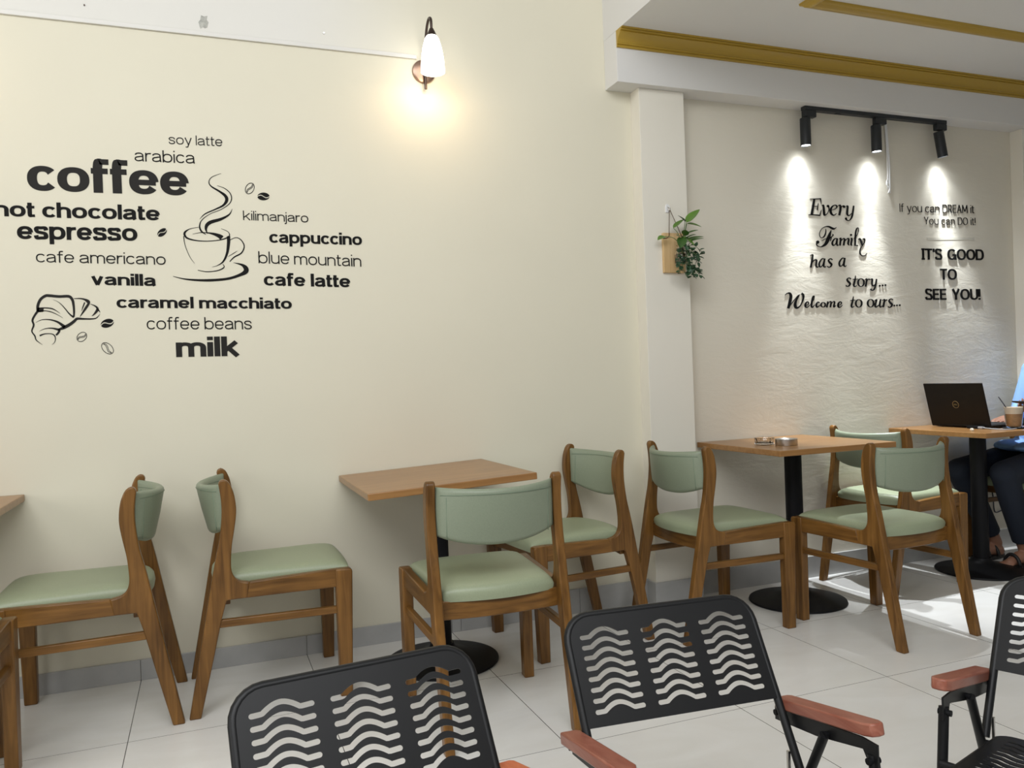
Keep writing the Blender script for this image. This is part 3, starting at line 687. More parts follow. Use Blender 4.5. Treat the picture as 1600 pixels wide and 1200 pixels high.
# ================================================================== TRACK SPOTLIGHTS
TY = 3.392
b = bmesh.new(); box(b, 2.985, 3.985, TY-.017, TY+.017, SOFFIT-.020, SOFFIT)
trk = thing('track_rail', 'black ceiling track rail fixed under the beam', 'track light', (0, 0, 0))
obj('rail', b, M['can'], trk, bevel=.002)
b = bmesh.new(); box(b, 3.20, 3.235, TY-.006, TY+.006, SOFFIT-.0235, SOFFIT-.0195); obj('end_clip', b, M['can'], trk, bevel=.001)
def spotlight(x, label, tilt, dx, power):
    t = thing('track_spotlight', label, 'spotlight', (x, TY, SOFFIT-.020), 0, 'black spotlights on the track')
    b = bmesh.new(); box(b, -.012, .062, -.016, .016, -.036, .0); obj('adapter', b, M['can'], t, bevel=.004)
    b = bmesh.new(); tube(b, [(.012+dx, 0, -.030), (.012+dx, 0, -.062)], .0065, 12); box(b, .004+dx, .020+dx, -.004, .004, -.085, -.045); obj('bracket', b, M['can'], t, autosmooth=40)
    b = bmesh.new(); lathe(b, [(0, -.042), (.0255, -.042), (.027, -.044), (.027, -.186), (.0245, -.186), (.0245, -.176), (0, -.176)], 0, 0, 40)
    mt = Matrix.Translation((.002+dx, 0, -.052)) @ Matrix.Rotation(R(tilt), 4, 'Y') @ Matrix.Translation((0, 0, .052))
    b.transform(mt); obj('can', b, M['can'], t, autosmooth=40)
    b = bmesh.new(); lathe(b, [(0, -.181), (.0243, -.181), (.0243, -.178), (0, -.178)], 0, 0, 32); b.transform(mt); obj('lens', b, M['lens'], t)
    for nm, ang, blend, e, aim in (('spill_light', 136, .7, power*.09, 0), ('halo_light', 96, 1.0, power*.50, 0), ('spot_light', 50, 1.0, power*1.05, 2), ('beam_light', 44, .7, power*11, -9)):
        l = bpy.data.lights.new(nm, 'SPOT'); l.energy = e; l.spot_size = R(ang); l.spot_blend = blend; l.color = (.90, .95, 1.0); l.shadow_soft_size = .015
        o = bpy.data.objects.new(nm, l); COL.objects.link(o); o.parent = t
        o.matrix_local = mt @ Matrix.Translation((0, 0, -.190)) @ Matrix.Rotation(R(aim), 4, 'X')
    return t
spotlight(2.998, 'leftmost black cylinder spotlight on the ceiling track', 0, -.004, 12)
spotlight(3.480, 'middle black cylinder spotlight, beside the hanging wire', 0, -.004, 12)
spotlight(3.925, 'rightmost black cylinder spotlight, tilted on the track', -11, .012, 12)
wire = thing('hanging_wire', 'pale bundled wire hanging down the wall beside the middle spotlight', 'wire')
b = bmesh.new()
for k, (x0, x1) in enumerate(((3.600, 3.600), (3.606, 3.612), (3.611, 3.616))):
    tube(b, cr([(x0, W-.006, SOFFIT-.003), (x0+.004, W-.010, 2.35), (x1+.004, W-.012, 2.22), (x1, W-.012, 2.10-.012*k)], 6), .0032, 8)
obj('strand', b, M['plastic_white'], wire, smooth=True)
b = bmesh.new(); tube(b, cr([(3.607, W-.012, 2.13), (3.590, W-.020, 2.145), (3.585, W-.02, 2.12), (3.605, W-.02, 2.10), (3.60, W-.016, 2.075), (3.608, W-.016, 2.085)], 6), .0028, 8); obj('knot', b, M['plastic_white'], wire, smooth=True)

# ================================================================== WOODEN CHAIR
def side_y(x, s, off): return s*(.2075+.0309*x)+off
def wooden_chair(label, loc, yaw, group):
    t = thing('wooden_chair', label, 'chair', loc, yaw, group)
    TH = .030
    rear = [(.002, 0), (.040, 0), (.088, .20), (.118, .33), (.136, .392), (.205, .393), (.214, .447)]
    front_curve = cr([(.214, .447), (.188, .452), (.168, .464), (.157, .487), (.155, .520), (.160, .58), (.171, .64), (.178, .69), (.177, .73), (.171, .765), (.161, .791)], 4)
    rear += front_curve[1:]
    rear += [(.155, .800), (.147, .806), (.139, .8085), (.131, .806), (.126, .801), (.1235, .793)]
    rear += cr([(.1235, .793), (.130, .74), (.130, .68), (.120, .60), (.100, .511), (.052, .26), (.002, 0)], 4)[1:-1]
    for s in (1, -1):
        def place(u, v, a, s=s): return Vector((u, side_y(u, s, a), v))
        b = bmesh.new(); prism(b, rear, -TH/2, TH/2, place); obj('leg', b, M['wood_z'], t, bevel=.006, seg=3, autosmooth=40)
        b = bmesh.new(); prism(b, [(.509, .0), (.552, .0), (.558, .20), (.566, .446), (.564, .454), (.556, .457), (.506, .4575), (.506, .39)], -TH/2-.004, TH/2+.004, place); obj('leg', b, M['wood_z'], t, bevel=.004, seg=2, autosmooth=40)
        b = bmesh.new(); prism(b, [(.200, .393), (.510, .394), (.510, .4582), (.30, .451), (.213, .4468)], -TH/2+.001, TH/2-.001, place); obj('side_rail', b, M['wood_x'], t, bevel=.003, autosmooth=40)
        b = bmesh.new(); prism(b, [(.104, .299), (.112, .326), (.510, .324), (.510, .298)], -.010, .010, place); obj('stretcher', b, M['wood_x'], t, bevel=.003, autosmooth=40)
    # curved aprons under the pad
    def apron(xc, bow, half, z0, z1, th):
        b = bmesh.new(); n = 14; ring = []
        for i in range(n+1):
            v = -1+2*i/n; y = v*half; x = xc+bow*(1-v*v)
            ring.append([b.verts.new((x+dx, y, z)) for dx, z in ((-th/2, z0), (th/2, z0), (th/2, z1), (-th/2, z1))])
        for A, Bv in zip(ring, ring[1:]):
            for k in range(4): b.faces.new((A[k], A[(k+1) % 4], Bv[(k+1) % 4], Bv[k]))
        b.faces.new(ring[0]); b.faces.new(ring[-1][::-1])
        obj('apron', b, M['wood_y'], t, bevel=.003, autosmooth=40)
    apron(.138, -.020, .200, .372, .432, .022)
    apron(.535, -.020, .208, .385, .440, .022)
    # seat pad
    b = bmesh.new(); nx, ny = 22, 18
    def edge(v): return (.124-.034*(1-v*v), .560+.006*(1-v*v))
    def wid(u): return .186+.022*u
    top = []; bot = []
    def sp(q): return max(0, 1-abs(q)**5)**.5
    for i in range(nx+1):
        u = i/nx; uu = .5-.5*math.cos(math.pi*u); rowt, rowb = [], []
        for j in range(ny+1):
            v = -math.cos(math.pi*j/ny)
            xr, xf = edge(v); x = xr+(xf-xr)*uu; y = v*wid(uu)
            dip = -.006*math.exp(-((uu-.45)/.3)**2)*(1-v*v)
            rim = sp(v)*sp(2*uu-1)
            zt = .447+.040*rim**.55+dip
            rowt.append(b.verts.new((x, y, zt)))
        top.append(rowt)
    for i in range(nx):
        for j in range(ny): b.faces.new((top[i][j], top[i+1][j], top[i+1][j+1], top[i][j+1]))
    per = [top[0][j] for j in range(ny+1)]+[top[i][ny] for i in range(1, nx+1)]+[top[nx][j] for j in range(ny-1, -1, -1)]+[top[i][0] for i in range(nx-1, 0, -1)]
    low = [b.verts.new((v.co.x*.985+.005, v.co.y*.985, .428)) for v in per]; n = len(per)
    for i in range(n): b.faces.new((per[i], per[(i+1) % n], low[(i+1) % n], low[i]))
    b.faces.new(low)
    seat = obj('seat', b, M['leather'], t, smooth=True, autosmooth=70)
    # back pad: bowed shell
    b = bmesh.new(); n = 28; rings = []
    for i in range(n+1):
        v = -1+2*i/n; y = v*.196
        crv = max(0, 1-v*v)**.9
        zl = .598+.036*abs(v)**2.2; zh = .780+.009*v*v
        e = min(1, (1-abs(v))/.05); hth = (.0155 if e >= 1 else .0155*math.sqrt(max(.15, 1-(1-e)**2)))
        ring = []
        m = 7
        zc0, zc1 = zl+hth, zh-hth
        for k in range(m+1):
            th = -math.pi/2+math.pi*k/m; ring.append((math.cos(th), zc1+hth*math.sin(th)) if th > 0 else None)
        prof = []
        for k in range(7): th = math.pi*k/6; prof.append((hth*math.cos(th), zc1+hth*math.sin(th)))
        prof.append((-hth*1.12, (zc0+zc1)/2))
        for k in range(7): th = math.pi+math.pi*k/6; prof.append((hth*math.cos(th), zc0+hth*math.sin(th)))
        prof.append((hth*1.05, (zc0+zc1)/2))
        rings.append([b.verts.new((.1435-crv*(.062+.020*(z-.69)/.09)+px_, y, z)) for px_, z in prof])
    for A, Bv in zip(rings, rings[1:]):
        m = len(A)
        for k in range(m): b.faces.new((A[k], A[(k+1) % m], Bv[(k+1) % m], Bv[k]))
    b.faces.new(rings[0]); b.faces.new(rings[-1][::-1])
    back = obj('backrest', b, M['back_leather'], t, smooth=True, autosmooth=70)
    # seams near both ends and along the lower and upper edge
    b = bmesh.new()
    def surf(v, z, side):
        return Vector((.1435-(1-v*v)**.9*(.062+.020*(z-.69)/.09)+side*.0164, v*.196, z))
    for side in (-1, 1):
        for v in (-.86, .86): tube(b, [surf(v, .625+.028*0+(.772-.640)*k/6, side) for k in range(7)], .0011, 6)
        tube(b, [surf(-.94+1.88*k/24, .764, side) for k in range(25)], .0010, 6)
    obj('seam', b, M['thread'], back, smooth=True)
    return t
GC = 'green padded wooden chairs'
ch = wooden_chair('green padded wooden chair facing left, its back against another chair, under the coffee lettering', (-.100, 3.150, 0), 180, GC)
dup(ch, 'green padded wooden chair facing right, back to back with a left-facing one', (-.092, 3.168, 0), 0)
dup(ch, 'green padded wooden chair cut by the left picture edge, only one corner showing', (-.800, 2.26, 0), 90)
dup(ch, 'green padded wooden chair with its back to the viewer, in front of the empty table', (.850, 2.295, 0), 87.6)
dup(ch, 'green padded wooden chair facing left at the empty table, beside the pillar', (1.720, 3.180, 0), 184)
dup(ch, 'green padded wooden chair facing right at the ashtray table, in front of the pillar', (1.785, 3.04, 0), 1.5)
dup(ch, 'green padded wooden chair with its back to the viewer, in front of the ashtray table', (2.702, 2.377, 0), 93)
dup(ch, 'green padded wooden chair facing the laptop table, partly behind a nearer chair', (3.0, 3.165, 0), 7)
dup(ch, 'green padded wooden chair the blue-shirted person sits on', (4.60, 3.17, 0), 180)

# ================================================================== TABLES
def cafe_table(label, cx, cy, bx, by, h, wx, wy, tilt=0.0):
    t = thing('cafe_table', label, 'table', (bx, by, 0), 0, 'wooden pedestal tables along the wall')
    b = bmesh.new(); lathe(b, [(0, 0), (.222, 0), (.226, .004), (.224, .010), (.19, .020), (.12, .032), (.070, .046), (.050, .060), (.047, .075), (0, .075)], n=64); obj('base', b, M['black'], t, autosmooth=50)
    b = bmesh.new(); lathe(b, [(0, .05), (.040, .05), (.040, h-.040), (0, h-.040)], n=32); obj('pole', b, M['black'], t, autosmooth=50)
    mt = Matrix.Translation((cx-bx, cy-by, h)) @ Matrix.Rotation(R(-tilt), 4, 'Y')
    b = bmesh.new(); box(b, -.16, .16, -.022, .022, -.040, -.026, mt); box(b, -.022, .022, -.16, .16, -.040, -.026, mt); obj('support_plate', b, M['black'], t, bevel=.002)
    b = bmesh.new(); box(b, -wx/2, wx/2, -wy/2, wy/2, -.026, 0, mt); obj('tabletop', b, M['top'], t, bevel=.003)
    return t
cafe_table('wooden pedestal table cut by the left picture edge', -.97, 3.130, -.97, 3.13, .756, .66, .64)
cafe_table('bare wooden pedestal table between the pillar and the coffee lettering', .835, 3.120, .85, 3.12, .750, .64, .65, 2.4)
cafe_table('wooden pedestal table holding two ashtrays', 2.625, 3.135, 2.625, 3.135, .765, .655, .625)
cafe_table('wooden pedestal table holding the black laptop', 3.885, 3.150, 3.84, 3.13, .765, .66, .60)

# ================================================================== THINGS ON THE TABLES
TZ = .765
t = thing('ashtray', 'round stainless steel ashtray on the middle table', 'ashtray', (2.492, 3.015, TZ))
b = bmesh.new(); lathe(b, [(0, 0), (.049, 0), (.050, .002), (.050, .030), (.048, .031), (.046, .030), (.0455, .008), (0, .006)], n=48); obj('bowl', b, M['steel'], t, autosmooth=40)
b = bmesh.new(); lathe(b, [(.0455, .0285), (.049, .0285), (.0495, .0305), (.036, .0265), (.030, .020), (.0295, .020), (.0355, .026)], n=48); obj('rim_insert', b, M['steel'], t, autosmooth=40)
t = thing('ashtray', 'small clear glass ashtray behind the steel one', 'ashtray', (2.447, 3.115, TZ))
b = bmesh.new(); lathe(b, [(0, 0), (.038, 0), (.044, .004), (.048, .030), (.046, .032), (.040, .031), (.034, .012), (.030, .008), (0, .008)], n=12); obj('bowl', b, M['glass'], t, autosmooth=25)

lap = thing('laptop', 'open black laptop, lid back toward the viewer, on the right table', 'laptop', (3.8, 3.195, TZ))
LY = .180
b = bmesh.new(); box(b, -.004, .246, -LY, LY, .004, .018); obj('deck', b, M['laptop'], lap, bevel=.003)
b = bmesh.new(); box(b, .03, .15, -LY+.02, LY-.02, .0178, .0195); kb = obj('keyboard', b, M['black'], lap, bevel=.0005)
mt = Matrix.Translation((0, 0, .012)) @ Matrix.Rotation(R(-14), 4, 'Y')
b = bmesh.new(); box(b, -.004, .003, -LY-.002, LY+.002, 0, .236, mt); lid = obj('lid', b, M['laptop'], lap, bevel=.003)
b = bmesh.new(); box(b, .003, .0035, -LY+.008, LY-.008, .016, .228, mt); obj('screen', b, M['screen'], lid)
b = bmesh.new(); tube(b, [(0, -LY+.04, .012), (0, LY-.04, .012)], .007, 12); obj('hinge', b, M['laptop'], lap, smooth=True)
b = bmesh.new(); lg = Matrix.Translation((-.0045, 0, .118))
tube(b, [(lg @ Vector((0, .0185*math.cos(k*math.pi/16), .0185*math.sin(k*math.pi/16)))) for k in range(32)], .0013, 6, closed=True)
b.transform(mt); badge = obj('badge', b, M['logo'], lid, smooth=True)
me = font_mesh('DELL', .0); x0, x1, y0, y1 = extent(me); k = .024/(x1-x0)
for v in me.vertices: v.co = mt @ Vector((-.0045-.0006*(v.co.z+.5), -((v.co.x-(x0+x1)/2)*k), .118+(v.co.y-(y0+y1)/2)*k))
obj('badge_letters', me, M['logo'], badge)

cupt = thing('iced_coffee', 'tumbler of iced milk coffee with a dark straw, beside the laptop', 'drink', (3.900, 2.965, TZ+.006))
b = bmesh.new(); lathe(b, [(0, 0), (.034, 0), (.036, .003), (.047, .112), (.0455, .112), (.0345, .005), (0, .005)], n=40); obj('tumbler', b, M['cup_glass'], cupt, autosmooth=40)
b = bmesh.new(); lathe(b, [(0, .0055), (.0340, .0055), (.0400, .070), (0, .070)], n=40); obj('coffee', b, M['coffee'], cupt, autosmooth=40)
b = bmesh.new(); lathe(b, [(0, .0702), (.0400, .0702), (.0438, .104), (.042, .104), (.036, .084), (0, .082)], n=40); obj('foam_head', b, M['milk_foam'], cupt, autosmooth=40)
b = bmesh.new(); tube(b, [(-.012, .010, .03), (-.026, .022, .104), (-.052, .042, .160)], .0028, 10); obj('straw', b, M['straw'], cupt, smooth=True)
b = bmesh.new(); lathe(b, [(0, 0), (.052, 0), (.054, .003), (.052, .006), (0, .006)], n=40); o = obj('coaster', b, M['black'], autosmooth=40); o.location = (3.900, 2.965, TZ); tag(o, 'round black coaster under the iced coffee', 'coaster')
adp = thing('power_adapter', 'small dark adapter plug with grey cable at the laptop hinge', 'cable', (3.775, 3.10, TZ))
b = bmesh.new(); box(b, -.010, .012, -.032, .032, 0, .013); obj('plug', b, M['black'], adp, bevel=.003)
b = bmesh.new(); box(b, -.008, .010, -.060, -.032, .002, .012); obj('plug_sleeve', b, M['cable_grey'], adp, bevel=.002)
b = bmesh.new(); tube(b, cr([(0, -.058, .007), (-.006, -.11, .004), (.0, -.16, .003), (.03, -.19, .003), (.06, -.185, .003), (.10, -.17, .003)], 8), .0032, 8); obj('cord', b, M['cable_grey'], adp, smooth=True)
b = bmesh.new(); sphere(b, (0, 0, .006), .011, (1, .8, .6), 8, 6)
for v in b.verts: v.co += Vector((random.uniform(-.002, .002) for _ in range(3)))
o = obj('crumpled_tissue', b, M['crumb']); o.location = (3.645, 3.0, TZ); tag(o, 'tiny crumpled tissue scrap near the laptop table edge', 'tissue')
b = bmesh.new(); tube(b, cr([(4.20, 3.447, .56), (4.28, 3.447, .45), (4.335, 3.447, .337), (4.345, 3.447, .24), (4.365, 3.447, .218), (4.43, 3.447, .228), (4.575, 3.447, .226)], 8), .0035, 8)
o = obj('hanging_cable', b, M['straw'], smooth=True); tag(o, 'thin black cable hanging on the wall behind the seated person', 'cable')

# ================================================================== HANGING PLANTER
HK = (2.128, PIL_Y, 1.915)
hk = thing('adhesive_hook', 'small white adhesive hook on the pillar above the planter', 'hook', HK)
b = bmesh.new(); prism(b, [(-.012, -.02), (.012, -.02), (.013, .008), (.009, .018), (0, .022), (-.009, .018), (-.013, .008)], -.005, 0, lambda u, v, a: Vector((u, a, v))); obj('pad', b, M['plastic_white'], hk, bevel=.002)
b = bmesh.new(); tube(b, cr([(0, -.004, .006), (0, -.014, -.002), (0, -.016, -.012), (0, -.022, -.010), (0, -.024, -.002)], 5), .003, 8); obj('prong', b, M['steel'], hk, smooth=True)
pl = thing('hanging_planter', 'pothos planter on a small pine board hanging on the pillar', 'plant', (2.150, PIL_Y, 1.690))
b = bmesh.new(); box(b, -.060, .060, -.018, 0, -.088, .104); obj('board', b, M['pine'], pl, bevel=.002)
b = bmesh.new(); tube(b, [(-.030, -.022, .09), (-.022, -.019, .215)], .0018, 6); tube(b, [(.040, -.022, .09), (-.020, -.019, .217)], .0018, 6)
tube(b, cr([(-.062, -.018, .075), (-.04, -.022, .080), (-.030, -.022, .09)], 4), .0018, 6); obj('string', b, M['string'], pl, smooth=True)
b = bmesh.new(); lathe(b, [(0, -.052), (.026, -.052), (.031, -.046), (.031, .005), (.020, .020), (.019, .034), (.022, .038), (.0195, .038), (.0165, .034), (.0175, .020), (.0285, .004), (.0285, -.045), (0, -.049)], .012, -.056, 32); jar = obj('jar', b, M['glass'], pl, autosmooth=50)
b = bmesh.new(); lathe(b, [(0, -.0485), (.028, -.0445), (.028, -.005), (0, -.005)], .012, -.056, 28); obj('water', b, M['water'], jar, autosmooth=50)
b = bmesh.new(); tube(b, [(.012+.021*math.cos(k*math.pi/12), -.056+.021*math.sin(k*math.pi/12), .024) for k in range(24)], .002, 6, closed=True)
tube(b, [(.012, -.036, .024), (.012, -.018, .024)], .003, 8); obj('clamp', b, M['steel'], jar, smooth=True)
b = bmesh.new()
for k in range(9):
    a0 = k*.7; tube(b, cr([(.012+.008*math.cos(a0), -.056+.008*math.sin(a0), .03), (.012+.012*math.cos(a0+1), -.056+.012*math.sin(a0+1), -.005), (.012+.016*math.cos(a0+2), -.056+.016*math.sin(a0+2), -.035)], 4), .0013, 5)
obj('roots', b, M['root'], jar, smooth=True)
def leaf(b, base, tip, wdt, sag=.15, up=(0, -.5, 1), fold=.25):
    base, tip = Vector(base), Vector(tip); d = tip-base; ln = d.length; t = d.normalized()
    n = Vector(up); n = (n-t*n.dot(t)).normalized(); s = t.cross(n)
    nu, nv = 10, 4; g = []
    for i in range(nu+1):
        u = i/nu; w_ = wdt*(math.sin(math.pi*min(1, u**.72))**.8)*(1 if u < .98 else 0.02)
        row = []
        for j in range(-nv//2, nv//2+1):
            v = j/(nv/2); p = base+t*(ln*u)+s*(w_*v)+n*(-sag*ln*u*u+fold*abs(v)*w_)
            row.append(b.verts.new(p))
        g.append(row)
    lo = [[b.verts.new(v.co-n*.0007) for v in row] for row in g]
    for i in range(nu):
        for j in range(nv):
            b.faces.new((g[i][j], g[i+1][j], g[i+1][j+1], g[i][j+1])); b.faces.new((lo[i][j], lo[i][j+1], lo[i+1][j+1], lo[i+1][j]))
root = Vector((.012, -.056, .036))
def pp(px, py, yo):   # offsets on the planter: picture-plane millimetres right/up, distance from the pillar
    return Vector((px, yo, py))
big = [  # (base, tip, half width, light?)
 ((.035, .145, -.075), (.098, .215, -.09), .024, 1), ((.030, .150, -.07), (-.012, .180, -.085), .018, 0), ((-.030, .120, -.06), (.018, .165, -.075), .015, 1),
 ((.040, .140, -.07), (.105, .130, -.10), .019, 1), ((.030, .090, -.08), (.075, .110, -.11), .012, 0), ((.030, .060, -.08), (.120, .088, -.09), .014, 0),
 ((.030, .050, -.09), (.098, .072, -.12), .011, 0), ((.005, .075, -.075), (-.040, .080, -.11), .016, 0), ((.0, .070, -.09), (-.028, .018, -.115), .024, 0),
 ((.010, .075, -.08), (.050, .035, -.12), .020, 1), ((-.072, .080, -.05), (-.118, .065, -.06), .018, 1), ((.02, .08, -.08), (.0, .105, -.12), .018, 0),
 ((.015, .065, -.085), (.045, .085, -.13), .016, 0)]
bd, bl, bs = bmesh.new(), bmesh.new(), bmesh.new()
for ba, ti, w_, lt in big:
    leaf(bl if lt else bd, pp(*[ba[0], ba[1], ba[2]]), pp(*ti), w_, .12)
    tube(bs, cr([tuple(root), tuple((root+pp(*ba))/2+Vector((0, -.01, .012))), tuple(pp(*ba))], 5), .0017, 6)
obj('foliage', bd, M['leaf'], pl, smooth=True); obj('foliage', bl, M['leaf_light'], pl, smooth=True); obj('stem', bs, M['stem'], pl, smooth=True)
bv, bt = bmesh.new(), bmesh.new()
vines = [[(.03, .03, -.07), (.060, .035, -.09), (.095, .012, -.09), (.122, -.003, -.09)], [(.03, .02, -.07), (.055, .0, -.09), (.075, -.03, -.1), (.062, -.06, -.095), (.072, -.09, -.09), (.10, -.115, -.09)],
         [(.0, .02, -.08), (-.012, -.02, -.10), (-.012, -.06, -.1), (.0, -.10, -.1), (.015, -.125, -.1)], [(.02, .02, -.09), (.008, -.03, -.11), (.003, -.07, -.11), (.02, -.095, -.1), (.05, -.108, -.1), (.075, -.09, -.1)],
         [(-.01, .03, -.08), (-.03, -.02, -.095), (-.028, -.06, -.095), (-.02, -.1, -.09)], [(.04, .025, -.075), (.072, -.005, -.09), (.088, -.025, -.09)], [(.05, -.05, -.09), (.05, -.09, -.09), (.055, -.12, -.09)], [(.0, .03, -.1), (.012, -.01, -.115), (.010, -.05, -.115), (.016, -.08, -.11)], [(.03, .03, -.1), (.04, -.01, -.11), (.035, -.05, -.11)], [(.02, .01, -.1), (.06, -.015, -.11), (.068, -.05, -.11)]]
for vn in vines:
    c = cr([tuple(pp(*v)) for v in vn], 6); tube(bt, c, .0011, 5)
    for i in range(2, len(c), 2):
        p = Vector(c[i]); a0 = random.uniform(0, 6.28); d = Vector((math.cos(a0), random.uniform(-.8, .1), math.sin(a0)*.8)).normalized()
        leaf(bv, p, p+d*random.uniform(.019, .031), random.uniform(.0085, .0125), .1)
obj('trailing_vine', bv, M['vine'], pl, smooth=True); obj('tendril', bt, M['stem'], pl, smooth=True)

# ================================================================== BLACK FOLDING CHAIRS
def slot_outline(cx, cz, L_, hump, w):
    """closed outline of one wave-shaped slot with round ends."""
    n = 34; c = []
    for i in range(n+1):
        u = i/n
        if u < .17: z = .03*u/.17
        elif u < .80: z = .03*(1-(u-.17)/.63)+math.sin(math.pi*(u-.17)/.63)**.95
        else: z = .06*(u-.8)/.2
        c.append((cx+(u-.5)*L_, cz+z*hump))
    up, dn = [], []
    for i, (x, z) in enumerate(c):
        a, b_ = c[max(i-1, 0)], c[min(i+1, n)]
        tx, tz = b_[0]-a[0], b_[1]-a[1]; m = math.hypot(tx, tz); nx, nz = -tz/m, tx/m
        up.append((x+nx*w/2, z+nz*w/2)); dn.append((x-nx*w/2, z-nz*w/2))
    cap1 = [(c[-1][0]+w/2*math.sin(t), c[-1][1]+w/2*math.cos(t)) for t in [math.pi*k/6 for k in range(1, 6)]]
    cap0 = [(c[0][0]-w/2*math.sin(t), c[0][1]-w/2*math.cos(t)) for t in [math.pi*k/6 for k in range(1, 6)]]
    return up+cap1+dn[::-1]+cap0
def slotted_sheet(outline, holes, th):
    cu = bpy.data.curves.new('sheet', 'CURVE'); cu.dimensions = '2D'; cu.fill_mode = 'BOTH'; cu.extrude = th/2
    for pts in [outline]+holes:
        s = cu.splines.new('POLY'); s.points.add(len(pts)-1); s.use_cyclic_u = True
        for q, (x, z) in zip(s.points, pts): q.co = (x, z, 0, 1)
    o = bpy.data.objects.new('sheet', cu); COL.objects.link(o); me = evaluated(o); bpy.data.objects.remove(o); bpy.data.curves.remove(cu)
    return me
def round_rect(x0, x1, z0, z1, r, corners=(1, 1, 1, 1), n=8):
    pts = []
    for (cx, cz, a0, on) in ((x1-r, z1-r, 0, corners[0]), (x0+r, z1-r, 90, corners[1]), (x0+r, z0+r, 180, corners[2]), (x1-r, z0+r, 270, corners[3])):
        if on: pts += [(cx+r*math.cos(R(a0+90*k/n)), cz+r*math.sin(R(a0+90*k/n))) for k in range(n+1)]
        else: pts.append((cx+r*(1 if a0 in (0, 270) else -1), cz+r*(1 if a0 in (0, 90) else -1)))
    return pts
def folding_chair(label, loc, yaw, group):
    t = thing('folding_chair', label, 'chair', loc, yaw, group)
    HW = .222; LEAN = R(31); PLN = .226; BX, BZ = -.160, .405
    # panel frame: local u across (y), v up along the lean
    ux = Vector((0, 1, 0)); vx = Vector((-math.sin(LEAN), 0, math.cos(LEAN))); nx = ux.cross(vx); O = Vector((BX, 0, BZ))
    def P3(u, v, n=0): return O+ux*u+vx*v+nx*n
    holes = []
    pitch = .0215
    for c_ in (-1, 0, 1):
        for r_ in range(8): holes.append(slot_outline(c_*.1405, .028+r_*pitch, .103, .0142, .0096))
    me = slotted_sheet(round_rect(-HW-.003, HW+.003, 0, PLN+.003, .057, (1, 1, 0, 0)), holes, .0026)
    for v in me.vertices: v.co = P3(v.co.x, v.co.y, v.co.z+.0065)
    obj('back_panel', me, M['black_chair'], t)
    # tubular back frame
    b = bmesh.new(); arc = []
    low = -.150
    path = [(-HW, low), (-HW, 0), (-HW, PLN-.055)]
    path += [(-HW+.055-.055*math.cos(R(a)), PLN-.055+.055*math.sin(R(a))) for a in range(15, 91, 15)]
    path += [(HW-.055+.055*math.sin(R(a)), PLN-.055+.055*math.cos(R(a))) for a in range(0, 91, 15)]
    path += [(HW, 0), (HW, low)]
    tube(b, [P3(u, v, 0) for u, v in path], .0090, 14); obj('back_frame', b, M['black_chair'], t, autosmooth=50)
    # seat: slotted sheet in a tube frame, front edge a little higher
    sa = R(7); S0 = Vector((-.125, 0, .272)); sx = Vector((math.cos(sa), 0, math.sin(sa))); sn = Vector((-math.sin(sa), 0, math.cos(sa)))
    def S3(u, v, n=0): return S0+ux*u+sx*v+sn*n
    sh = []
    for c_ in (-1, 0, 1):
        for r_ in range(10): sh.append(slot_outline(c_*.122, .045+r_*.028, .104, .0145, .0092))
    me = slotted_sheet(round_rect(-.200, .200, 0, .345, .03), sh, .0022)
    for v in me.vertices: v.co = S3(v.co.x, v.co.y, v.co.z)
    obj('seat', me, M['black_chair'], t)
    b = bmesh.new(); q = round_rect(-.202, .202, -.002, .347, .03, n=5); tube(b, [S3(u, v, -.008) for u, v in q], .0095, 10, closed=True); obj('seat_frame', b, M['black_chair'], t, smooth=True)
    for s in (1, -1):
        y = s*.243
        b = bmesh.new(); tube(b, [(-.012, s*.228, .386), (-.215, s*.228, .004)], .0098, 12); obj('leg', b, M['black_chair'], t, autosmooth=50)
        b = bmesh.new(); tube(b, [(.108, y, .398), (.175, y, .004)], .0105, 12); obj('leg', b, M['black_chair'], t, autosmooth=50)
        b = bmesh.new(); prism(b, [(-.195, .344), (-.195, .374), (.085, .4225), (.128, .4235), (.128, .374), (.108, .372), (.088, .400), (-.05, .366)], y-.002-s*.004, y+.002-s*.004, lambda u, v, a: Vector((u, a, v)))
        br = obj('arm_bracket', b, M['black_chair'], t, bevel=.001)
        for (x, z) in ((-.180, .366), (-.012, .386), (.112, .388)):
            b = bmesh.new(); tube(b, [(x, y-s*.016, z), (x, y+s*.010, z)], .0065, 10); obj('bolt', b, M['black'], br, autosmooth=40)
        b = bmesh.new()
        ang = Matrix.Translation((-.02, y+s*.006, .4145)) @ Matrix.Rotation(R(-11.2), 4, 'Y')
        prism(b, [(-.165, -.021), (.122, -.021), (.140, -.014), (.144, 0), (.140, .014), (.122, .021), (-.155, .021), (-.165, .014)], -.008, .016, lambda u, v, a: ang @ Vector((u, v, a)))
        obj('armrest', b, M['armwood'], t, bevel=.0035, seg=2, autosmooth=45)
        b = bmesh.new(); box(b, -.004, .004, -.003, .003, -.10, .02, Matrix.Translation((-.115, s*.214, .292))); obj('hinge_strap', b, M['steel'], t, bevel=.001)
    b = bmesh.new(); tube(b, [(-.190, -.228, .052), (-.190, .228, .052)], .008, 10); obj('crossbar', b, M['black_chair'], t, autosmooth=50)
    b = bmesh.new(); tube(b, [(.166, -.243, .055), (.166, .243, .055)], .008, 10); obj('crossbar', b, M['black_chair'], t, autosmooth=50)
    b = bmesh.new(); tube(b, [(-.085, -.228, .262), (-.085, .228, .262)], .007, 10); tube(b, [(.14, -.243, .290), (.14, .243, .290)], .007, 10); obj('seat_bar', b, M['black_chair'], t, autosmooth=50)
    return t
GF = 'black slotted folding armchairs in the foreground'
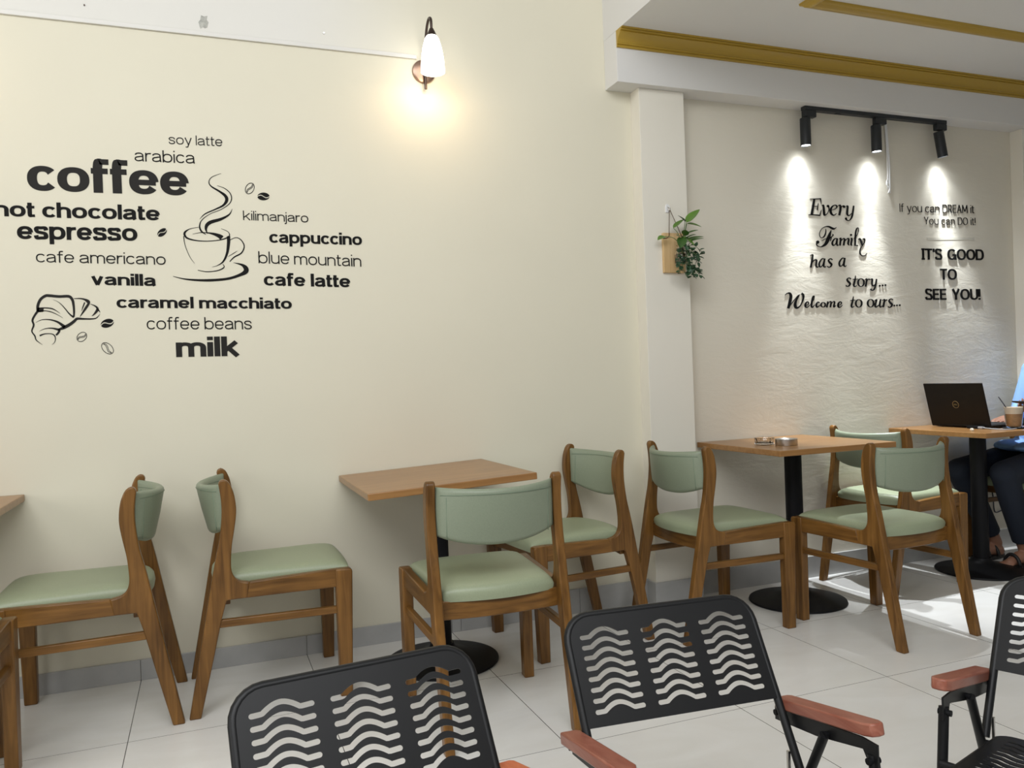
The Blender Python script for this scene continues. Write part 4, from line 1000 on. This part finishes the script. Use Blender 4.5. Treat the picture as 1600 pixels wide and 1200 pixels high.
def fold_at(px_, py_, yaw): 
    return (px_+math.cos(R(yaw))*.160, py_+math.sin(R(yaw))*.160, 0)
fc = folding_chair('black slotted folding armchair at the bottom centre, in front of the pillar', fold_at(.914, 1.450, -95), -95, GF)
fl_ = dup(fc, 'leftmost black slotted folding armchair, below the bare table', fold_at(.254, 1.377, -83.4), -83.4)
for c in fl_.children:      # this one has brighter, more orange wood
    if c.name.startswith('armrest'):
        c.data = c.data.copy(); c.data.materials[0] = M['armwood_bright']
dup(fc, 'black slotted folding armchair at the right picture edge', fold_at(1.766, 1.142, 203.1), 203.1)

# ================================================================== SEATED PERSON
def capsule(bm, p, q, r0, r1, n=14):
    p, q = Vector(p), Vector(q); tube(bm, [p, p.lerp(q, .33), p.lerp(q, .66), q], [r0, r0*.67+r1*.33, r0*.33+r1*.67, r1], n)
    sphere(bm, p, r0, u=n, v=8); sphere(bm, q, r1, u=n, v=8)
def fuse(bm, voxel, smooth_it=6):
    me = bpy.data.meshes.new('fuse'); bmesh.ops.recalc_face_normals(bm, faces=bm.faces[:]); bm.to_mesh(me); bm.free()
    o = bpy.data.objects.new('fuse', me); COL.objects.link(o)
    m = o.modifiers.new('r', 'REMESH'); m.mode = 'VOXEL'; m.voxel_size = voxel; m.use_smooth_shade = True
    s = o.modifiers.new('s', 'SMOOTH'); s.factor = .5; s.iterations = smooth_it
    r = evaluated(o); bpy.data.objects.remove(o); return r
per = thing('person', 'seated person in a light blue shirt and dark jeans using the laptop', 'person', (4.40, 3.18, 0))
PO = Vector((4.40, 3.18, 0))
def V(x, y, z): return Vector((x, y, z))-PO
hipR, hipL = V(4.41, 3.285, .565), V(4.41, 3.085, .565)
kneR, kneL = V(3.905, 3.30, .515), V(3.93, 3.05, .520)
ankR, ankL = V(4.165, 3.30, .085), V(4.115, 3.085, .085)
shR, shL = V(4.50, 3.285, 1.055), V(4.50, 2.905, 1.055)
elR, elL = V(4.43, 3.315, .835), V(4.36, 2.90, .83)
wrR, wrL = V(4.285, 3.28, .795), V(4.132, 2.975, .846)
chest, belly, neck, head = V(4.50, 3.095, .96), V(4.47, 3.14, .74), V(4.48, 3.09, 1.13), V(4.445, 3.09, 1.285)
b = bmesh.new()
sphere(b, chest, .13, (.80, 1.15, 1.05)); sphere(b, belly, .13, (.85, 1.1, 1.2)); sphere(b, (hipR+hipL)/2+Vector((.03, 0, .02)), .12, (1.0, 1.35, .85))
capsule(b, shR, shL, .065, .065); capsule(b, neck-Vector((-.01, 0, .08)), neck+Vector((-.015, 0, .08)), .058, .052)
for s_, h, k, a_ in ((1, hipR, kneR, ankR), (-1, hipL, kneL, ankL)):
    capsule(b, h, k, .085, .058); capsule(b, k, k.lerp(a_, .35), .056, .052); capsule(b, k.lerp(a_, .35), a_, .052, .034)
    capsule(b, a_+Vector((.015, 0, -.045)), a_+Vector((-.05, 0, -.030)), .034, .034); capsule(b, a_+Vector((-.05, 0, -.034)), a_+Vector((-.125, 0, -.050)), .032, .024)
    for j in range(5):
        yo = (-.030+.015*j)*s_; capsule(b, a_+Vector((-.125, yo*.8, -.052)), a_+Vector((-.165+.006*j, yo, -.058)), .011, .0095-.0008*j, 8)
for s, e, w in ((shR, elR, wrR), (shL, elL, wrL)):
    capsule(b, s, e, .050, .040); capsule(b, e, w, .039, .026)
# head with jaw, nose, ears
sphere(b, head+Vector((.012, 0, .022)), .098, (.98, .78, 1.0)); sphere(b, head+Vector((-.030, 0, -.040)), .068, (.85, .82, 1.05)); sphere(b, head+Vector((-.050, 0, -.092)), .030, (1, 1.2, .8))
capsule(b, head+Vector((-.086, 0, .018)), head+Vector((-.107, 0, -.022)), .009, .0135, 10); capsule(b, head+Vector((-.098, -.012, -.026)), head+Vector((-.098, .012, -.026)), .009, .009, 8)
capsule(b, head+Vector((-.086, -.018, -.056)), head+Vector((-.086, .018, -.056)), .009, .009, 8)
for s in (1, -1):
    sphere(b, head+Vector((.012, s*.078, -.005)), .028, (.6, .28, 1.0)); capsule(b, head+Vector((-.078, s*.018, .030)), head+Vector((-.068, s*.050, .030)), .009, .008, 8)
# hands: right flat over the keyboard, left curled round a phone
def hand(wrist, d, palm_n, side, curl, spread):
    d = d.normalized(); palm_n = (palm_n-d*palm_n.dot(d)).normalized(); s = d.cross(palm_n)*side
    c = wrist+d*.045
    sphere(b, c, .045, (1, 1, 1), 14, 10, Matrix((d*1.0, s*.88, palm_n*.36)).transposed())
    capsule(b, wrist, c, .024, .020, 10)
    for j, (ln, off) in enumerate(((.070, .030), (.078, .010), (.073, -.010), (.058, -.029))):
        base = c+d*.036+s*off*1.05; dirn = (d+s*off*spread).normalized(); p = base
        for k_, (seg, r_) in enumerate(((.45, .0088), (.30, .0080), (.25, .0072))):
            ang = curl*(k_+.6); dd = (dirn*math.cos(ang)-palm_n*math.sin(ang)).normalized(); q = p+dd*ln*seg; capsule(b, p, q, r_, r_*.93, 8); p = q
    p = wrist+d*.022+s*.030; q = p+(d*.6+s*.75-palm_n*.25).normalized()*.036; capsule(b, p, q, .0115, .0100, 8); r2 = q+(d*.95+s*.15-palm_n*.35*max(.3, curl)).normalized()*.030; capsule(b, q, r2, .0098, .0085, 8)
hand(wrR, Vector((-1, -.18, -.12)), Vector((0, 0, 1)), 1, .22, 3.0)
hand(wrL, Vector((-.85, .15, .10)), Vector((.25, -.35, -.9)), 1, .62, 1.5)
body = obj('body', fuse(b, .0055, 5), M['skin'], per, smooth=True)
# jeans
b = bmesh.new(); sphere(b, (hipR+hipL)/2+Vector((.03, 0, .015)), .128, (1.02, 1.36, .86))
for h, k, a_ in ((hipR, kneR, ankR), (hipL, kneL, ankL)):
    capsule(b, h, k, .094, .070); sphere(b, k, .072, (1, 1, .95)); e_ = k.lerp(a_, .86); capsule(b, k, k.lerp(a_, .4), .068, .062)
    tube(b, [k.lerp(a_, .38), k.lerp(a_, .6), e_], [.062, .057, .052], 16)
jeans = obj('jeans', fuse(b, .007, 4), M['jeans'], per, smooth=True)
# shirt
b = bmesh.new()
sphere(b, chest, .145, (.84, 1.18, 1.0)); sphere(b, belly, .148, (.90, 1.12, 1.15)); capsule(b, shR-Vector((0, .02, 0)), shL+Vector((0, .02, 0)), .072, .072)
sphere(b, V(4.47, 3.18, .625), .15, (1.0, 1.12, .55))
sphere(b, V(4.24, 3.09, .640), .10, (1.5, .95, .32)); sphere(b, V(4.29, 3.26, .635), .10, (1.25, .95, .36)); sphere(b, V(4.39, 3.17, .68), .10, (1.0, 1.5, .6))
for s, e in ((shR, elR), (shL, elL)): tube(b, [s, s.lerp(e, .5), s.lerp(e, .97)], [.064, .061, .058], 16); sphere(b, s, .066)
capsule(b, elR.lerp(wrR, .0), elR.lerp(wrR, .45), .052, .044)
tube(b, [neck+Vector((.012, 0, -.045)), neck+Vector((0, 0, .0))], [.085, .066], 16)
shirt = obj('shirt', fuse(b, .007, 4), M['shirt'], per, smooth=True)
# hair, eyes, mouth, sandals
b = bmesh.new(); sphere(b, head+Vector((.022, 0, .034)), .102, (.98, .82, 1.0), 64, 48)
for v in [v for v in b.verts if (v.co-head).x < -.040 and (v.co-head).z < .065 or (v.co-head).z < -.055]: b.verts.remove(v)
hair = obj('hair', b, M['hair'], per, smooth=True); sm = hair.modifiers.new('solid', 'SOLIDIFY'); sm.thickness = .008; sm.offset = -1
for s in (1, -1):
    b = bmesh.new(); sphere(b, head+Vector((-.0695, s*.031, .010)), .0118, u=14, v=10); ey = obj('eye', b, M['eye'], per, smooth=True)
    b = bmesh.new(); sphere(b, head+Vector((-.0788, s*.031, .0065)), .0046, u=10, v=8); obj('iris', b, M['iris'], ey, smooth=True)
b = bmesh.new(); capsule(b, head+Vector((-.093, -.014, -.055)), head+Vector((-.093, .014, -.055)), .0035, .0035, 8); obj('mouth', b, M['lip'], per, smooth=True)
GS = 'black sandals on the seated person'
for a_ in (ankR, ankL):
    sd = bpy.data.objects.new('sandal', None); COL.objects.link(sd); sd.parent = per
    b = bmesh.new(); pts = []
    for k in range(24):
        th = 2*math.pi*k/24; x = -.065+.125*math.cos(th); w_ = .042+.006*math.cos(th+math.pi); pts.append((x, w_*math.sin(th)))
    prism(b, pts, -.084, -.064, lambda u, v, a, a_=a_: Vector((a_.x+u, a_.y+v, a_.z+a))); obj('sole', b, M['sandal'], sd, bevel=.004, seg=2)
    for xo in (-.105, -.035):
        b = bmesh.new(); tube(b, [a_+Vector((xo, .045*math.cos(R(q)), -.066+.058*math.sin(R(q)))) for q in range(0, 181, 15)], .009, 8); obj('strap', b, M['sandal'], sd, smooth=True)
# phone in the near hand
b = bmesh.new(); fw = Vector((-.85, .15, .10)).normalized(); mt = Matrix.Translation(wrL+PO+fw*.085+Vector((.0, .0, .028))) @ Matrix.Rotation(R(170), 4, 'Z') @ Matrix.Rotation(R(-12), 4, 'Y')
box(b, -.075, .075, -.036, .036, -.004, .004, mt); o = obj('smartphone', b, M['phone'], bevel=.003); tag(o, 'black smartphone held in the hand of the person in blue', 'phone')
recenter(o)
